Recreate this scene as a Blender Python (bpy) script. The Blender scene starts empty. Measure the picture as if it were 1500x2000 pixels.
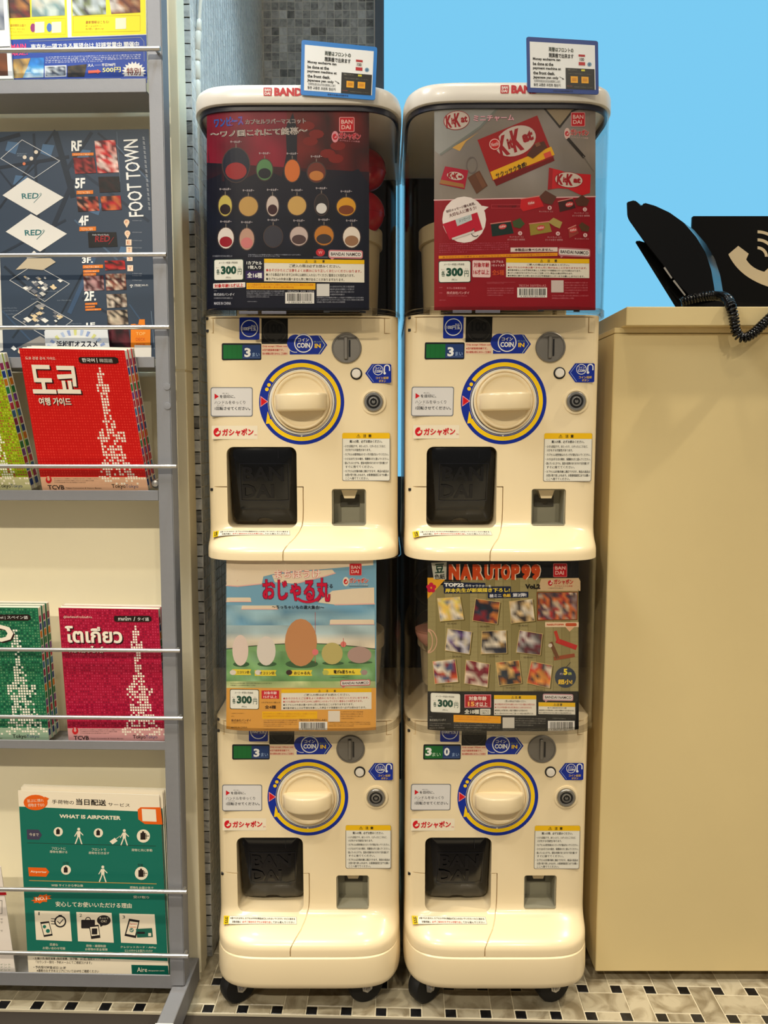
import bpy, bmesh, math, random
import numpy as np
from mathutils import Vector, Matrix
R = math.radians
SC = bpy.context.scene
COL = SC.collection

# ---------------------------------------------------------------- camera
F, PITCH, DIST, EYE = 1500.0, R(5.8), 1.11, 0.865       # focal length in pixels of a 1500x2000 frame
cd = bpy.data.cameras.new('camera'); cam = bpy.data.objects.new('camera', cd); COL.objects.link(cam)
cd.sensor_fit = 'VERTICAL'; cd.sensor_height = 36.0; cd.lens = 36.0 * F / 2000.0
cd.clip_start = 0.02; cd.clip_end = 100
cam.location = (0, -DIST, EYE); cam.rotation_euler = (R(90) - PITCH, 0, 0)
SC.camera = cam
# ---------------------------------------------------------------- world, lights, exposure
SC.view_settings.view_transform = 'Standard'; SC.view_settings.look = 'None'
SC.view_settings.exposure = 0.0; SC.view_settings.gamma = 1.0
SC.view_settings.use_curve_mapping = False
SC.cycles.transparent_max_bounces = 24
W = bpy.data.worlds.new('world'); SC.world = W; W.use_nodes = True
W.node_tree.nodes['Background'].inputs['Color'].default_value = (1.0, 0.92, 0.80, 1)
W.node_tree.nodes['Background'].inputs['Strength'].default_value = 0.20

def spot(name, loc, target, power, color, radius=0.04, angle=110, blend=0.8):
    l = bpy.data.lights.new(name, 'SPOT'); l.energy = power; l.color = color
    l.shadow_soft_size = radius; l.spot_size = R(angle); l.spot_blend = blend
    o = bpy.data.objects.new(name, l); COL.objects.link(o); o.location = loc
    o.rotation_euler = (Vector(target) - Vector(loc)).to_track_quat('-Z', 'Y').to_euler()
    return o
def area(name, loc, target, power, color, sx, sy):
    l = bpy.data.lights.new(name, 'AREA'); l.energy = power; l.color = color
    l.shape = 'RECTANGLE'; l.size = sx; l.size_y = sy
    o = bpy.data.objects.new(name, l); COL.objects.link(o); o.location = loc
    o.rotation_euler = (Vector(target) - Vector(loc)).to_track_quat('-Z', 'Y').to_euler()
    return o
WARM = (1.0, 0.89, 0.70)
# recessed ceiling downlights: a row close to the wall, a row further into the room, adjustable ones far in front
for x, e in ((-0.75, 23), (0.12, 24), (1.62, 105)): spot('ceiling_downlight', (x, -0.30, 2.65), (x * .8, -0.22, 0), e, WARM, 0.03, 95, 0.7)
for x, e in ((-1.15, 150), (-0.35, 66), (0.50, 72), (1.4, 175)): spot('ceiling_downlight', (x, -1.15, 2.65), (x, -0.92, 0), e, WARM, 0.035, 68, 0.85)
for x, tx, e in ((-0.95, -0.66, 165), (-0.55, -0.45, 50), (0.75, 0.5, 60)): spot('ceiling_downlight', (x, -2.6, 2.65), (tx, 0, 0.55), e, WARM, 0.03, 48, 1.0)
# a cool spotlight over the niche and a cool ceiling panel high on the left, over the rack
spot('niche_spotlight', (0.02, -0.16, 2.55), (-0.31, 0.16, 1.45), 85, (0.56, 0.83, 1.0), 0.04, 40, 0.8)
area('ceiling_panel_light', (-1.1, -0.75, 2.5), (-0.35, 0, 1.3), 17, (0.95, 0.97, 1.0), 0.5, 0.5)

# ---------------------------------------------------------------- helpers
def s2l(c):
    out = []
    for v in c[:3]:
        v = v / 255.0
        out.append(v / 12.92 if v <= 0.04045 else ((v + 0.055) / 1.055) ** 2.4)
    return (out[0], out[1], out[2], 1.0)
MATS = {}
def mat(name, c, rough=0.5, metal=0.0, spec=0.5, coat=0.0, var=0.04, scale=40, bump=0.0, bscale=300, trans=0.0, aniso=0.0):
    """principled material whose colour is broken up by a fine procedural noise"""
    if name in MATS: return MATS[name]
    m = bpy.data.materials.new(name); m.use_nodes = True
    nt = m.node_tree; b = nt.nodes['Principled BSDF']
    tc = nt.nodes.new('ShaderNodeTexCoord'); nz = nt.nodes.new('ShaderNodeTexNoise')
    nz.inputs['Scale'].default_value = scale; nz.inputs['Detail'].default_value = 4
    nt.links.new(tc.outputs['Object'], nz.inputs['Vector'])
    mr = nt.nodes.new('ShaderNodeMapRange'); mr.inputs['To Min'].default_value = 1 - var; mr.inputs['To Max'].default_value = 1 + var
    nt.links.new(nz.outputs['Fac'], mr.inputs['Value'])
    mx = nt.nodes.new('ShaderNodeVectorMath'); mx.operation = 'SCALE'
    mx.inputs[0].default_value = s2l(c)[:3]
    nt.links.new(mr.outputs['Result'], mx.inputs['Scale'])
    nt.links.new(mx.outputs['Vector'], b.inputs['Base Color'])
    b.inputs['Roughness'].default_value = rough; b.inputs['Metallic'].default_value = metal
    b.inputs['Specular IOR Level'].default_value = spec; b.inputs['Coat Weight'].default_value = coat
    b.inputs['Coat Roughness'].default_value = 0.08
    if bump:
        bp = nt.nodes.new('ShaderNodeBump'); bp.inputs['Strength'].default_value = bump; bp.inputs['Distance'].default_value = 0.001
        n2 = nt.nodes.new('ShaderNodeTexNoise'); n2.inputs['Scale'].default_value = bscale; n2.inputs['Detail'].default_value = 3
        nt.links.new(tc.outputs['Object'], n2.inputs['Vector']); nt.links.new(n2.outputs['Fac'], bp.inputs['Height'])
        nt.links.new(bp.outputs['Normal'], b.inputs['Normal'])
    MATS[name] = m; return m
def ink(name, rough=0.45, spec=0.4):
    """printed surface: the ink colours are the mesh's own colour attribute, with paper grain"""
    if name in MATS: return MATS[name]
    m = bpy.data.materials.new(name); m.use_nodes = True
    nt = m.node_tree; b = nt.nodes['Principled BSDF']
    at = nt.nodes.new('ShaderNodeAttribute'); at.attribute_name = 'ink'
    nz = nt.nodes.new('ShaderNodeTexNoise'); nz.inputs['Scale'].default_value = 900
    mr = nt.nodes.new('ShaderNodeMapRange'); mr.inputs['To Min'].default_value = 0.96; mr.inputs['To Max'].default_value = 1.04
    nt.links.new(nz.outputs['Fac'], mr.inputs['Value'])
    mx = nt.nodes.new('ShaderNodeVectorMath'); mx.operation = 'SCALE'
    nt.links.new(at.outputs['Color'], mx.inputs[0]); nt.links.new(mr.outputs['Result'], mx.inputs['Scale'])
    nt.links.new(mx.outputs['Vector'], b.inputs['Base Color'])
    b.inputs['Roughness'].default_value = rough; b.inputs['Specular IOR Level'].default_value = spec
    MATS[name] = m; return m
def clear_plastic(name, tint, refl=1.0, rough=0.02):
    """thin clear plastic: tinted see-through with a Fresnel gloss"""
    if name in MATS: return MATS[name]
    m = bpy.data.materials.new(name); m.use_nodes = True
    nt = m.node_tree; nt.nodes.remove(nt.nodes['Principled BSDF'])
    out = nt.nodes['Material Output']
    tr = nt.nodes.new('ShaderNodeBsdfTransparent'); tr.inputs['Color'].default_value = (*tint, 1)
    gl = nt.nodes.new('ShaderNodeBsdfGlossy'); gl.inputs['Roughness'].default_value = rough
    gl.inputs['Color'].default_value = (refl, refl, refl, 1)
    ge = nt.nodes.new('ShaderNodeNewGeometry'); dt = nt.nodes.new('ShaderNodeVectorMath'); dt.operation = 'DOT_PRODUCT'
    nt.links.new(ge.outputs['Normal'], dt.inputs[0]); nt.links.new(ge.outputs['Incoming'], dt.inputs[1])
    def mth(op, a, b=None):
        n = nt.nodes.new('ShaderNodeMath'); n.operation = op
        for k, v in enumerate((a, b)):
            if v is None: continue
            if isinstance(v, float): n.inputs[k].default_value = v
            else: nt.links.new(v, n.inputs[k])
        return n.outputs[0]
    ab = mth('ABSOLUTE', dt.outputs['Value']); f5 = mth('POWER', mth('SUBTRACT', 1.0, ab), 5.0)
    fac = mth('ADD', mth('MULTIPLY', f5, 0.55), 0.012)
    mx = nt.nodes.new('ShaderNodeMixShader')
    nt.links.new(fac, mx.inputs['Fac']); nt.links.new(tr.outputs['BSDF'], mx.inputs[1])
    nt.links.new(gl.outputs['BSDF'], mx.inputs[2]); nt.links.new(mx.outputs['Shader'], out.inputs['Surface'])
    MATS[name] = m; return m
def emit(name, c, strength):
    if name in MATS: return MATS[name]
    m = bpy.data.materials.new(name); m.use_nodes = True
    b = m.node_tree.nodes['Principled BSDF']
    b.inputs['Base Color'].default_value = (0, 0, 0, 1); b.inputs['Specular IOR Level'].default_value = 0.2; b.inputs['Roughness'].default_value = 0.4; b.inputs['Emission Color'].default_value = s2l(c)
    b.inputs['Emission Strength'].default_value = strength
    MATS[name] = m; return m

def tag(o, label=None, cat=None, group=None, kind=None):
    if label: o['label'] = label
    if cat: o['category'] = cat
    if group: o['group'] = group
    if kind: o['kind'] = kind
    return o
def thing(name, loc, label, cat, group=None):
    o = bpy.data.objects.new(name, None); COL.objects.link(o); o.location = loc
    o.empty_display_size = 0.02
    return tag(o, label, cat, group)
def finish(me, smooth):
    if smooth is not None:
        for p in me.polygons: p.use_smooth = True
        me.set_sharp_from_angle(angle=R(smooth))
def mesh_obj(name, me, m, parent=None, loc=None):
    o = bpy.data.objects.new(name, me); COL.objects.link(o)
    if m is not None and not me.materials:
        for q in (m if isinstance(m, (list, tuple)) else [m]): me.materials.append(q)
    if parent is not None: o.parent = parent
    if loc is not None: o.location = loc
    return o
def world_of(o):
    l = Vector(o.location)
    while o.parent: o = o.parent; l = l + Vector(o.location)
    return l
def obj(name, bm, m, parent=None, smooth=None, local=False):
    """one mesh object; vertices are given in world metres unless local"""
    me = bpy.data.meshes.new(name)
    bmesh.ops.recalc_face_normals(bm, faces=bm.faces)
    org = Vector((0, 0, 0))
    if not local:
        if parent is not None: org = world_of(parent)
        else:
            v = np.array([tuple(q.co) for q in bm.verts]); mn, mxx = v.min(0), v.max(0)
            org = Vector(((mn[0] + mxx[0]) / 2, (mn[1] + mxx[1]) / 2, mn[2]))
        bmesh.ops.translate(bm, verts=bm.verts, vec=-org)
    bm.to_mesh(me); bm.free(); finish(me, smooth)
    o = mesh_obj(name, me, m, parent)
    if parent is None and not local: o.location = org
    return o
def B(): return bmesh.new()
def box(bm, x0, x1, y0, y1, z0, z1, bev=0.0, mtx=None, seg=1):
    r = bmesh.ops.create_cube(bm, size=1.0)
    vs = r['verts']
    for v in vs: v.co = Vector(((v.co.x + .5) * (x1 - x0) + x0, (v.co.y + .5) * (y1 - y0) + y0, (v.co.z + .5) * (z1 - z0) + z0))
    if bev:
        es = list({e for v in vs for e in v.link_edges})
        rr = bmesh.ops.bevel(bm, geom=es, offset=bev, segments=seg, affect='EDGES', profile=0.5)
        vs = list({v for f in rr['faces'] for v in f.verts} | {v for v in vs if v.is_valid})
    if mtx is not None:
        allv = set(); st = [v for v in vs if v.is_valid]
        while st:
            v = st.pop()
            if v in allv: continue
            allv.add(v)
            for e in v.link_edges: st.append(e.other_vert(v))
        bmesh.ops.transform(bm, matrix=mtx, verts=list(allv))
def loft(bm, rings, caps=(True, True)):
    vr = [[bm.verts.new(p) for p in r] for r in rings]
    n = len(vr[0])
    for a, b in zip(vr[:-1], vr[1:]):
        for i in range(n): bm.faces.new((a[i], a[(i + 1) % n], b[(i + 1) % n], b[i]))
    if caps[0]: bm.faces.new(vr[0][::-1])
    if caps[1]: bm.faces.new(vr[-1])
def lathe(bm, prof, c, axis='Y', n=32):
    """prof: list of (radius, position along the axis)"""
    rings = []
    for r, h in prof:
        ring = []
        for i in range(n):
            a = 2 * math.pi * i / n; u, v = r * math.cos(a), r * math.sin(a)
            if axis == 'Y': ring.append((c[0] + u, c[1] + h, c[2] + v))
            elif axis == 'X': ring.append((c[0] + h, c[1] + u, c[2] + v))
            else: ring.append((c[0] + u, c[1] + v, c[2] + h))
        rings.append(ring)
    loft(bm, rings)
def tube(bm, pts, r, n=10, caps=True):
    pts = [Vector(p) for p in pts]; rings = []
    up = Vector((0, 0, 1))
    t0 = (pts[1] - pts[0]).normalized()
    u = t0.cross(up) if abs(t0.dot(up)) < .95 else t0.cross(Vector((0, 1, 0)))
    u.normalize()
    for i, p in enumerate(pts):
        t = (pts[min(i + 1, len(pts) - 1)] - pts[max(i - 1, 0)]).normalized()
        u = (u - t * u.dot(t)).normalized(); v = t.cross(u)
        rr = r[i] if isinstance(r, (list, tuple)) else r
        rings.append([p + u * math.cos(2 * math.pi * k / n) * rr + v * math.sin(2 * math.pi * k / n) * rr for k in range(n)])
    loft(bm, rings, (caps, caps))
def prism(bm, poly, a, b, plane='XZ'):
    """extrude a 2D outline between depth a and b"""
    def P3(p, d): return (p[0], d, p[1]) if plane == 'XZ' else ((p[0], p[1], d) if plane == 'XY' else (d, p[0], p[1]))
    loft(bm, [[P3(p, a) for p in poly], [P3(p, b) for p in poly]])
def rrect(x0, y0, x1, y1, r, n=5):
    out = []
    for cx, cy, a0 in ((x1 - r, y1 - r, 0), (x0 + r, y1 - r, 90), (x0 + r, y0 + r, 180), (x1 - r, y0 + r, 270)):
        for i in range(n + 1):
            a = R(a0 + 90 * i / n); out.append((cx + r * math.cos(a), cy + r * math.sin(a)))
    return out

# ------------------------------------------------ pixels measured on the photograph -> points on real planes
CP, SP = math.cos(PITCH), math.sin(PITCH)
CAMV = Vector((0, -DIST, EYE))
def ray(px, py):
    a, b = (px - 750) / F, (1000 - py) / F
    return Vector((a, CP + b * SP, -SP + b * CP))
def at(px, py, Y):
    d = ray(px, py); t = (DIST + Y) / d.y
    return CAMV + d * t
def at_floor(px, py, z=0.0):
    d = ray(px, py); return CAMV + d * ((z - EYE) / d.z)
EPS = 0.00013
class Plane:
    def __init__(s, p, n): s.p, s.n = Vector(p), Vector(n).normalized()
    def __call__(s, px, py, lv=0):
        d = ray(px, py); q = s.p + s.n * (lv * EPS)
        return CAMV + d * ((q - CAMV).dot(s.n) / d.dot(s.n))

# ------------------------------------------------ flat print: layered thin shapes and real lettering
_tc = {}
def glyphs(s, bold):
    k = (s, bold)
    if k in _tc: return _tc[k]
    c = bpy.data.curves.new('lettering', 'FONT'); c.body = s; c.resolution_u = 2; c.fill_mode = 'FRONT'
    c.offset = bold
    o = bpy.data.objects.new('lettering', c); COL.objects.link(o)
    e = o.evaluated_get(bpy.context.evaluated_depsgraph_get()); me = e.to_mesh(); me.calc_loop_triangles()
    v = np.array([(q.co.x, q.co.y) for q in me.vertices]) if len(me.vertices) else np.zeros((0, 2))
    t = [tuple(q.vertices) for q in me.loop_triangles]
    e.to_mesh_clear(); bpy.data.objects.remove(o); bpy.data.curves.remove(c)
    sz = np.ones(2)
    if len(v):
        mn, mx = v.min(0), v.max(0); sz = np.maximum(mx - mn, 1e-6); v = (v - mn) / sz
    _tc[k] = (v, t, sz); return _tc[k]
class Print:
    def __init__(s, ox=0, oy=0, sc=1.0): s.P = []; s.k = 0; s.o(ox, oy, sc)
    def up(s): s.k += 1; return (s.k % 20) * .02      # every shape lies a hair above the one before
    def o(s, ox, oy, sc): s.ox, s.oy, s.sc = ox, oy, sc; return s
    def T(s, p): return (s.ox + p[0] / s.sc, s.oy + p[1] / s.sc)
    def poly(s, pts, c, lv=1):
        s.P.append(([s.T(p) for p in pts], [s2l(c)] * len(pts), lv + s.up()))
    def rect(s, x0, y0, x1, y1, c, lv=1, dy=0): s.poly([(x0, y0), (x1, y0 + dy), (x1, y1 + dy), (x0, y1)], c, lv)
    def rr(s, x0, y0, x1, y1, r, c, lv=1, dy=0):
        s.poly([(x, y + dy * (x - x0) / (x1 - x0)) for x, y in rrect(x0, y0, x1, y1, r, 4)], c, lv)
    def disc(s, cx, cy, rx, c, lv=1, ry=None, n=20, rot=0):
        ry = rx if ry is None else ry; cr, sr = math.cos(R(rot)), math.sin(R(rot)); pts = []
        for i in range(n):
            a = 2 * math.pi * i / n; x, y = rx * math.cos(a), ry * math.sin(a)
            pts.append((cx + x * cr - y * sr, cy + x * sr + y * cr))
        s.poly(pts, c, lv)
    def ring(s, cx, cy, r0, r1, c, lv=1, a0=0, a1=360, n=40, k=1.0):
        for i in range(n):
            a, b = R(a0 + (a1 - a0) * i / n), R(a0 + (a1 - a0) * (i + 1) / n)
            s.poly([(cx + r * math.cos(t), cy + r * k * math.sin(t)) for r, t in ((r0, a), (r1, a), (r1, b), (r0, b))], c, lv)
    def line(s, pts, w, c, lv=1, closed=False):
        pts = list(pts) + ([pts[0]] if closed else [])
        for (x0, y0), (x1, y1) in zip(pts[:-1], pts[1:]):
            L = math.hypot(x1 - x0, y1 - y0) or 1; ux, uy = (x1 - x0) / L * w / 2, (y1 - y0) / L * w / 2
            s.poly([(x0 - ux - uy, y0 - uy + ux), (x1 + ux - uy, y1 + uy + ux), (x1 + ux + uy, y1 + uy - ux), (x0 - ux + uy, y0 - uy - ux)], c, lv)
    def frame(s, x0, y0, x1, y1, w, c, lv=1, dy=0):
        s.line([(x0, y0), (x1, y0 + dy), (x1, y1 + dy), (x0, y1)], w, c, lv, True)
    def text(s, t, x0, y0, x1, y1, c, lv=2, b=0.0, dy=0):
        s.textq(t, [(x0, y0), (x1, y0 + dy), (x1, y1 + dy), (x0, y1)], c, lv, b)
    def textq(s, t, q, c, lv=2, b=0.0):
        """lettering fitted into a four-cornered box (top left, top right, bottom right, bottom left)"""
        heavy = b > .08 or (b > .011 and any(ord(ch) > 0x2fff for ch in t) and t != 'ガシャポン')   # dense signs are thickened by overprinting
        v, tr, sz = glyphs(t, .04 if b > .08 else 0.0 if heavy else b); cl = s2l(c); q = [np.array(s.T(p)) for p in q]
        if not len(v): return
        if heavy:
            sh = np.array([b * .75, b * .6] if b < .08 else [(b - .04) * .62, (b - .04) * .5]) / sz
            v = np.concatenate([v * (1 - 2 * sh) + sh + sh * np.array(d) for d in ((-1, -1), (1, -1), (-1, 1), (1, 1))])
            n0 = len(v) // 4; tr = [tuple(i + k * n0 for i in f) for k in range(4) for f in tr]
        u, w = v[:, 0:1], 1 - v[:, 1:2]
        P = (q[0] * (1 - u) + q[1] * u) * (1 - w) + (q[3] * (1 - u) + q[2] * u) * w
        lv = lv + s.up(); nt_ = max(1, len(tr) // 4)
        for j, (a, b_, c_) in enumerate(tr): s.P.append(([tuple(P[a]), tuple(P[b_]), tuple(P[c_])], [cl] * 3, lv + (.12 * (j // nt_) if heavy else 0)))
    def photo(s, q, pal, nx, ny, seed, lv=1, bands=None):
        """small printed picture: soft patches of colour"""
        rnd = random.Random(seed); g = {}; lv = lv + s.up()
        if len(q) == 4 and not isinstance(q[0], (tuple, list)): q = [(q[0], q[1]), (q[2], q[1]), (q[2], q[3]), (q[0], q[3])]
        q = [np.array(s.T(p)) for p in q]
        for j in range(ny + 1):
            for i in range(nx + 1):
                p = pal
                if bands: p = bands[min(len(bands) - 1, int(j / (ny + 1) * len(bands)))]
                c = rnd.choice(p); k = rnd.uniform(.85, 1.12); g[i, j] = s2l([min(255, v * k) for v in c])
        def pt(i, j):
            u, w = i / nx, j / ny
            return tuple((q[0] * (1 - u) + q[1] * u) * (1 - w) + (q[3] * (1 - u) + q[2] * u) * w)
        for j in range(ny):
            for i in range(nx):
                ks = ((i, j), (i + 1, j), (i + 1, j + 1), (i, j + 1))
                s.P.append(([pt(*k) for k in ks], [g[k] for k in ks], lv))
    def build(s, name, fn, m, parent=None, strip=None, sub=None, local=None, back=None):
        V, FA, CO = [], [], []
        items = s.P
        if back is not None: items = items + [(list(reversed(p)), [s2l(back)] * len(p), -4) for p, c, l in s.P[:1]]
        for pts, cols, lv in items:
            pieces = [pts]; pcols = [cols]
            flat = all(c == cols[0] for c in cols)
            if strip:
                xs = [p[0] for p in pts]; k0, k1 = math.floor(min(xs) / strip), math.floor((max(xs) - 1e-6) / strip)
                if k1 > k0:
                    pieces = []; pcols = []
                    for k in range(k0, k1 + 1):
                        q = pts; qc = cols
                        for lim, sg in ((k * strip, 1), ((k + 1) * strip, -1)):
                            r = []; rc_ = []
                            for i in range(len(q)):
                                A, Bp = q[i], q[(i + 1) % len(q)]; ca_, cb_ = qc[i], qc[(i + 1) % len(q)]
                                da, db = (A[0] - lim) * sg, (Bp[0] - lim) * sg
                                if da >= 0: r.append(A); rc_.append(ca_)
                                if da * db < 0:
                                    t = da / (da - db); r.append((A[0] + (Bp[0] - A[0]) * t, A[1] + (Bp[1] - A[1]) * t)); rc_.append(tuple(u_ + (w_ - u_) * t for u_, w_ in zip(ca_, cb_)))
                            q = r; qc = rc_
                            if len(q) < 3: break
                        if len(q) >= 3: pieces.append(q); pcols.append(qc)
            for pc, pcc in zip(pieces, pcols):
                i0 = len(V)
                for p in pc: V.append(tuple(fn(p[0], p[1], lv)))
                FA.append(tuple(range(i0, i0 + len(pc))))
                CO.extend(pcc)
        org = Vector((0, 0, 0))
        if local is not None: org = Vector(local)
        elif parent is not None: org = world_of(parent)
        else:
            a = np.array(V); mn, mx = a.min(0), a.max(0); org = Vector(((mn[0] + mx[0]) / 2, (mn[1] + mx[1]) / 2, mn[2]))
        V = [(v[0] - org.x, v[1] - org.y, v[2] - org.z) for v in V]
        me = bpy.data.meshes.new(name); me.from_pydata(V, [], FA)
        at_ = me.color_attributes.new('ink', 'FLOAT_COLOR', 'CORNER')
        at_.data.foreach_set('color', np.array(CO, dtype=np.float32).ravel())
        o = mesh_obj(name, me, m, parent)
        if parent is None: o.location = org
        return o
WHT, BLK, RED, YEL, NAVY = (240, 240, 236), (22, 22, 24), (200, 22, 36), (244, 202, 20), (14, 42, 140)
FILL = ['あそびかたとご注意をよくお読みになり正しくお使いください', '小さな部品があります口の中には絶対に入れないでください窒息などの危険', 'カプセルの中身は選べません同じ物が出ることがあります', '対象年齢以上のお客様を対象とした商品です保護者の方へ必ずお読み', 'とがった部分がありますので十分にご注意ください商品の仕様は変更', '本商品に関するお問い合わせはお客様相談センターまでお願いします']
def lines(p, x0, y0, x1, y1, n, c, lv=2, seed=0, fill=0.72, dy=0, last=0.6):
    """n rows of small print"""
    h = (y1 - y0) / n
    for i in range(n):
        t = FILL[(seed + i) % len(FILL)]
        k = last if i == n - 1 else 1.0
        t = t[:max(3, int(len(t) * k))]
        p.text(t, x0, y0 + i * h, x0 + (x1 - x0) * k, y0 + i * h + h * fill, c, lv, 0.0, dy * k)
def barcode(p, x0, y0, x1, y1, lv=2, seed=1, dy=0):
    p.rect(x0, y0, x1, y1, (235, 232, 225), lv, dy)
    rnd = random.Random(seed); x = x0 + (x1 - x0) * .07; xe = x1 - (x1 - x0) * .07
    while x < xe:
        w = (x1 - x0) * rnd.choice((.012, .02, .03)); d = dy * (x - x0) / (x1 - x0)
        p.rect(x, y0 + (y1 - y0) * .1 + d, x + w, y0 + (y1 - y0) * .78 + d, BLK, lv + 1); x += w + (x1 - x0) * rnd.choice((.014, .025))
    p.text('4 582769 861324', x0 + (x1 - x0) * .1, y0 + (y1 - y0) * .82, xe, y1 - (y1 - y0) * .05, BLK, lv + 1, 0, dy)

# ================================================================ THE SETTING
def struct(name, bm, m, parent=None, smooth=None):
    o = obj(name, bm, m, parent, smooth)
    if parent is None: o['kind'] = 'structure'
    return o
M_IVORY = mat('ivory_plastic', (236, 217, 178), 0.28, spec=0.5, coat=0.25, var=0.015, scale=15)
M_CREAM = mat('cream_board', (240, 231, 202), 0.45, var=0.03, scale=6, bump=0.05, bscale=60)
M_RACK = mat('rack_grey_paint', (136, 137, 142), 0.5, metal=0.25, var=0.04, scale=120, bump=0.1, bscale=900)
M_ROD = mat('satin_steel', (205, 203, 200), 0.28, metal=0.9, var=0.03)
M_DARK = mat('dark_plastic', (18, 18, 20), 0.35, var=0.1)
M_PAPER = mat('white_paper', (232, 228, 218), 0.7, var=0.02)
M_GROUT = mat('grout', (200, 190, 164), 0.9, var=0.06, scale=90)
M_GROUTW = mat('wall_grout', (222, 220, 212), 0.85, var=0.05, scale=90)

def marble(name, base, vein, vscale, rough):
    m = bpy.data.materials.new(name); m.use_nodes = True; nt = m.node_tree; b = nt.nodes['Principled BSDF']
    tc = nt.nodes.new('ShaderNodeTexCoord'); oi = nt.nodes.new('ShaderNodeObjectInfo')
    ad = nt.nodes.new('ShaderNodeVectorMath'); ad.operation = 'ADD'
    mu = nt.nodes.new('ShaderNodeMath'); mu.operation = 'MULTIPLY'; mu.inputs[1].default_value = 40
    nt.links.new(oi.outputs['Random'], mu.inputs[0]); nt.links.new(tc.outputs['Object'], ad.inputs[0]); nt.links.new(mu.outputs[0], ad.inputs[1])
    nz = nt.nodes.new('ShaderNodeTexNoise'); nz.inputs['Scale'].default_value = vscale; nz.inputs['Detail'].default_value = 6; nz.inputs['Distortion'].default_value = 1.6
    nt.links.new(ad.outputs['Vector'], nz.inputs['Vector'])
    cr = nt.nodes.new('ShaderNodeValToRGB'); e = cr.color_ramp.elements
    e[0].position = .36; e[0].color = s2l(vein); e[1].position = .58; e[1].color = s2l(base)
    nt.links.new(nz.outputs['Fac'], cr.inputs['Fac'])
    hv = nt.nodes.new('ShaderNodeMapRange'); hv.inputs['To Min'].default_value = .84; hv.inputs['To Max'].default_value = 1.08
    nt.links.new(oi.outputs['Random'], hv.inputs['Value'])
    mx = nt.nodes.new('ShaderNodeVectorMath'); mx.operation = 'SCALE'
    nt.links.new(cr.outputs['Color'], mx.inputs[0]); nt.links.new(hv.outputs['Result'], mx.inputs['Scale'])
    nt.links.new(mx.outputs['Vector'], b.inputs['Base Color']); b.inputs['Roughness'].default_value = rough
    return m
M_MARBLE = marble('floor_marble', (176, 166, 142), (132, 120, 96), 22, 0.3)
M_BLACKT = marble('black_floor_tile', (16, 16, 18), (30, 30, 32), 30, 0.25)
M_MOS = [marble('mosaic_stone', (206, 207, 206), (172, 173, 174), 60, 0.18), marble('mosaic_stone_grey', (184, 184, 184), (146, 147, 148), 60, 0.18),
         marble('mosaic_stone_dark', (150, 150, 149), (112, 112, 112), 60, 0.2), marble('mosaic_stone_pale', (226, 228, 228), (204, 206, 208), 60, 0.15)]

# --- floor: basketweave marble with black dots, laid at 1.5 degrees to the wall
FA = R(-1.5); FO = Vector((0.3099, -0.0443, 0.0)); FX, FY = 0.0524, 0.0575
fdx, fdy = Vector((math.cos(FA), math.sin(FA), 0)), Vector((-math.sin(FA), math.cos(FA), 0))
def FP(u, v, z=0.0): return FO + fdx * u + fdy * v + Vector((0, 0, z))
bm = B(); vs = [FP(-1.6, -.0096), FP(1.4, -.0096), FP(1.4, 1.6), FP(-1.6, 1.6)]
loft(bm, [[v + Vector((0, 0, -.03)) for v in vs], [v + Vector((0, 0, -.0008)) for v in vs]])
floor = struct('floor', bm, M_GROUT)
DOT = 0.0180; GR = 0.0014
def tile_mesh(name, a, b, h=0.004):
    bm = B(); box(bm, -a / 2, a / 2, -b / 2, b / 2, -h, 0, 0.0006)
    me = bpy.data.meshes.new(name); bm.to_mesh(me); bm.free(); return me
wx, wy = FX - DOT, FY - DOT
me_dot = tile_mesh('black_tile', DOT - .002, DOT - .002); me_dot.materials.append(M_BLACKT)
me_v = tile_mesh('marble_tile', wx - GR, FY + DOT - GR); me_v.materials.append(M_MARBLE)
me_h = tile_mesh('marble_tile', FX + DOT - GR, wy - GR); me_h.materials.append(M_MARBLE)
me_c = tile_mesh('marble_tile', wx - GR, DOT - GR); me_c.materials.append(M_MARBLE)
def put_tile(nm, me, u, v):
    o = bpy.data.objects.new(nm, me); COL.objects.link(o); o.parent = floor
    rnd = random.Random(int(u * 9999) * 7 + int(v * 9999))
    o.location = FP(u, v, rnd.uniform(-.0003, 0.0)) - Vector(floor.location); o.rotation_euler = (rnd.uniform(-.002, .002), rnd.uniform(-.002, .002), FA)
for i in range(-18, 7):
    for j in range(0, 4):
        if j < 3 or -8 < i < 7: put_tile('black_tile', me_dot, i * FX, j * FY)
    for j in range(0, 3):
        u, v = (i + .5) * FX, (j + .5) * FY
        if (i + j) % 2: put_tile('marble_tile', me_v, u, v)
        else: put_tile('marble_tile', me_h, u, v)
    if i % 2 == 0: put_tile('marble_tile', me_c, (i + .5) * FX, 0)
# joint line and brushed steel threshold strip in front of the tiles
bm = B(); vs = [FP(-1.6, -.0140, -.004), FP(1.4, -.0140, -.004), FP(1.4, -.0098, -.004), FP(-1.6, -.0098, -.004)]
loft(bm, [[v + Vector((0, 0, -.02)) for v in vs], vs]); struct('trim_1', bm, mat('joint_sealant', (46, 30, 20), 0.7))
bm = B(); vs = [FP(-1.6, -.75), FP(1.4, -.75), FP(1.4, -.0142), FP(-1.6, -.0142)]
loft(bm, [[v + Vector((0, 0, -.03)) for v in vs], [v + Vector((0, 0, -.0005)) for v in vs]])
struct('trim_2', bm, mat('brushed_steel_strip', (84, 76, 68), 0.42, metal=0.6, var=0.06, scale=9, bump=0.12, bscale=90))

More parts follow.
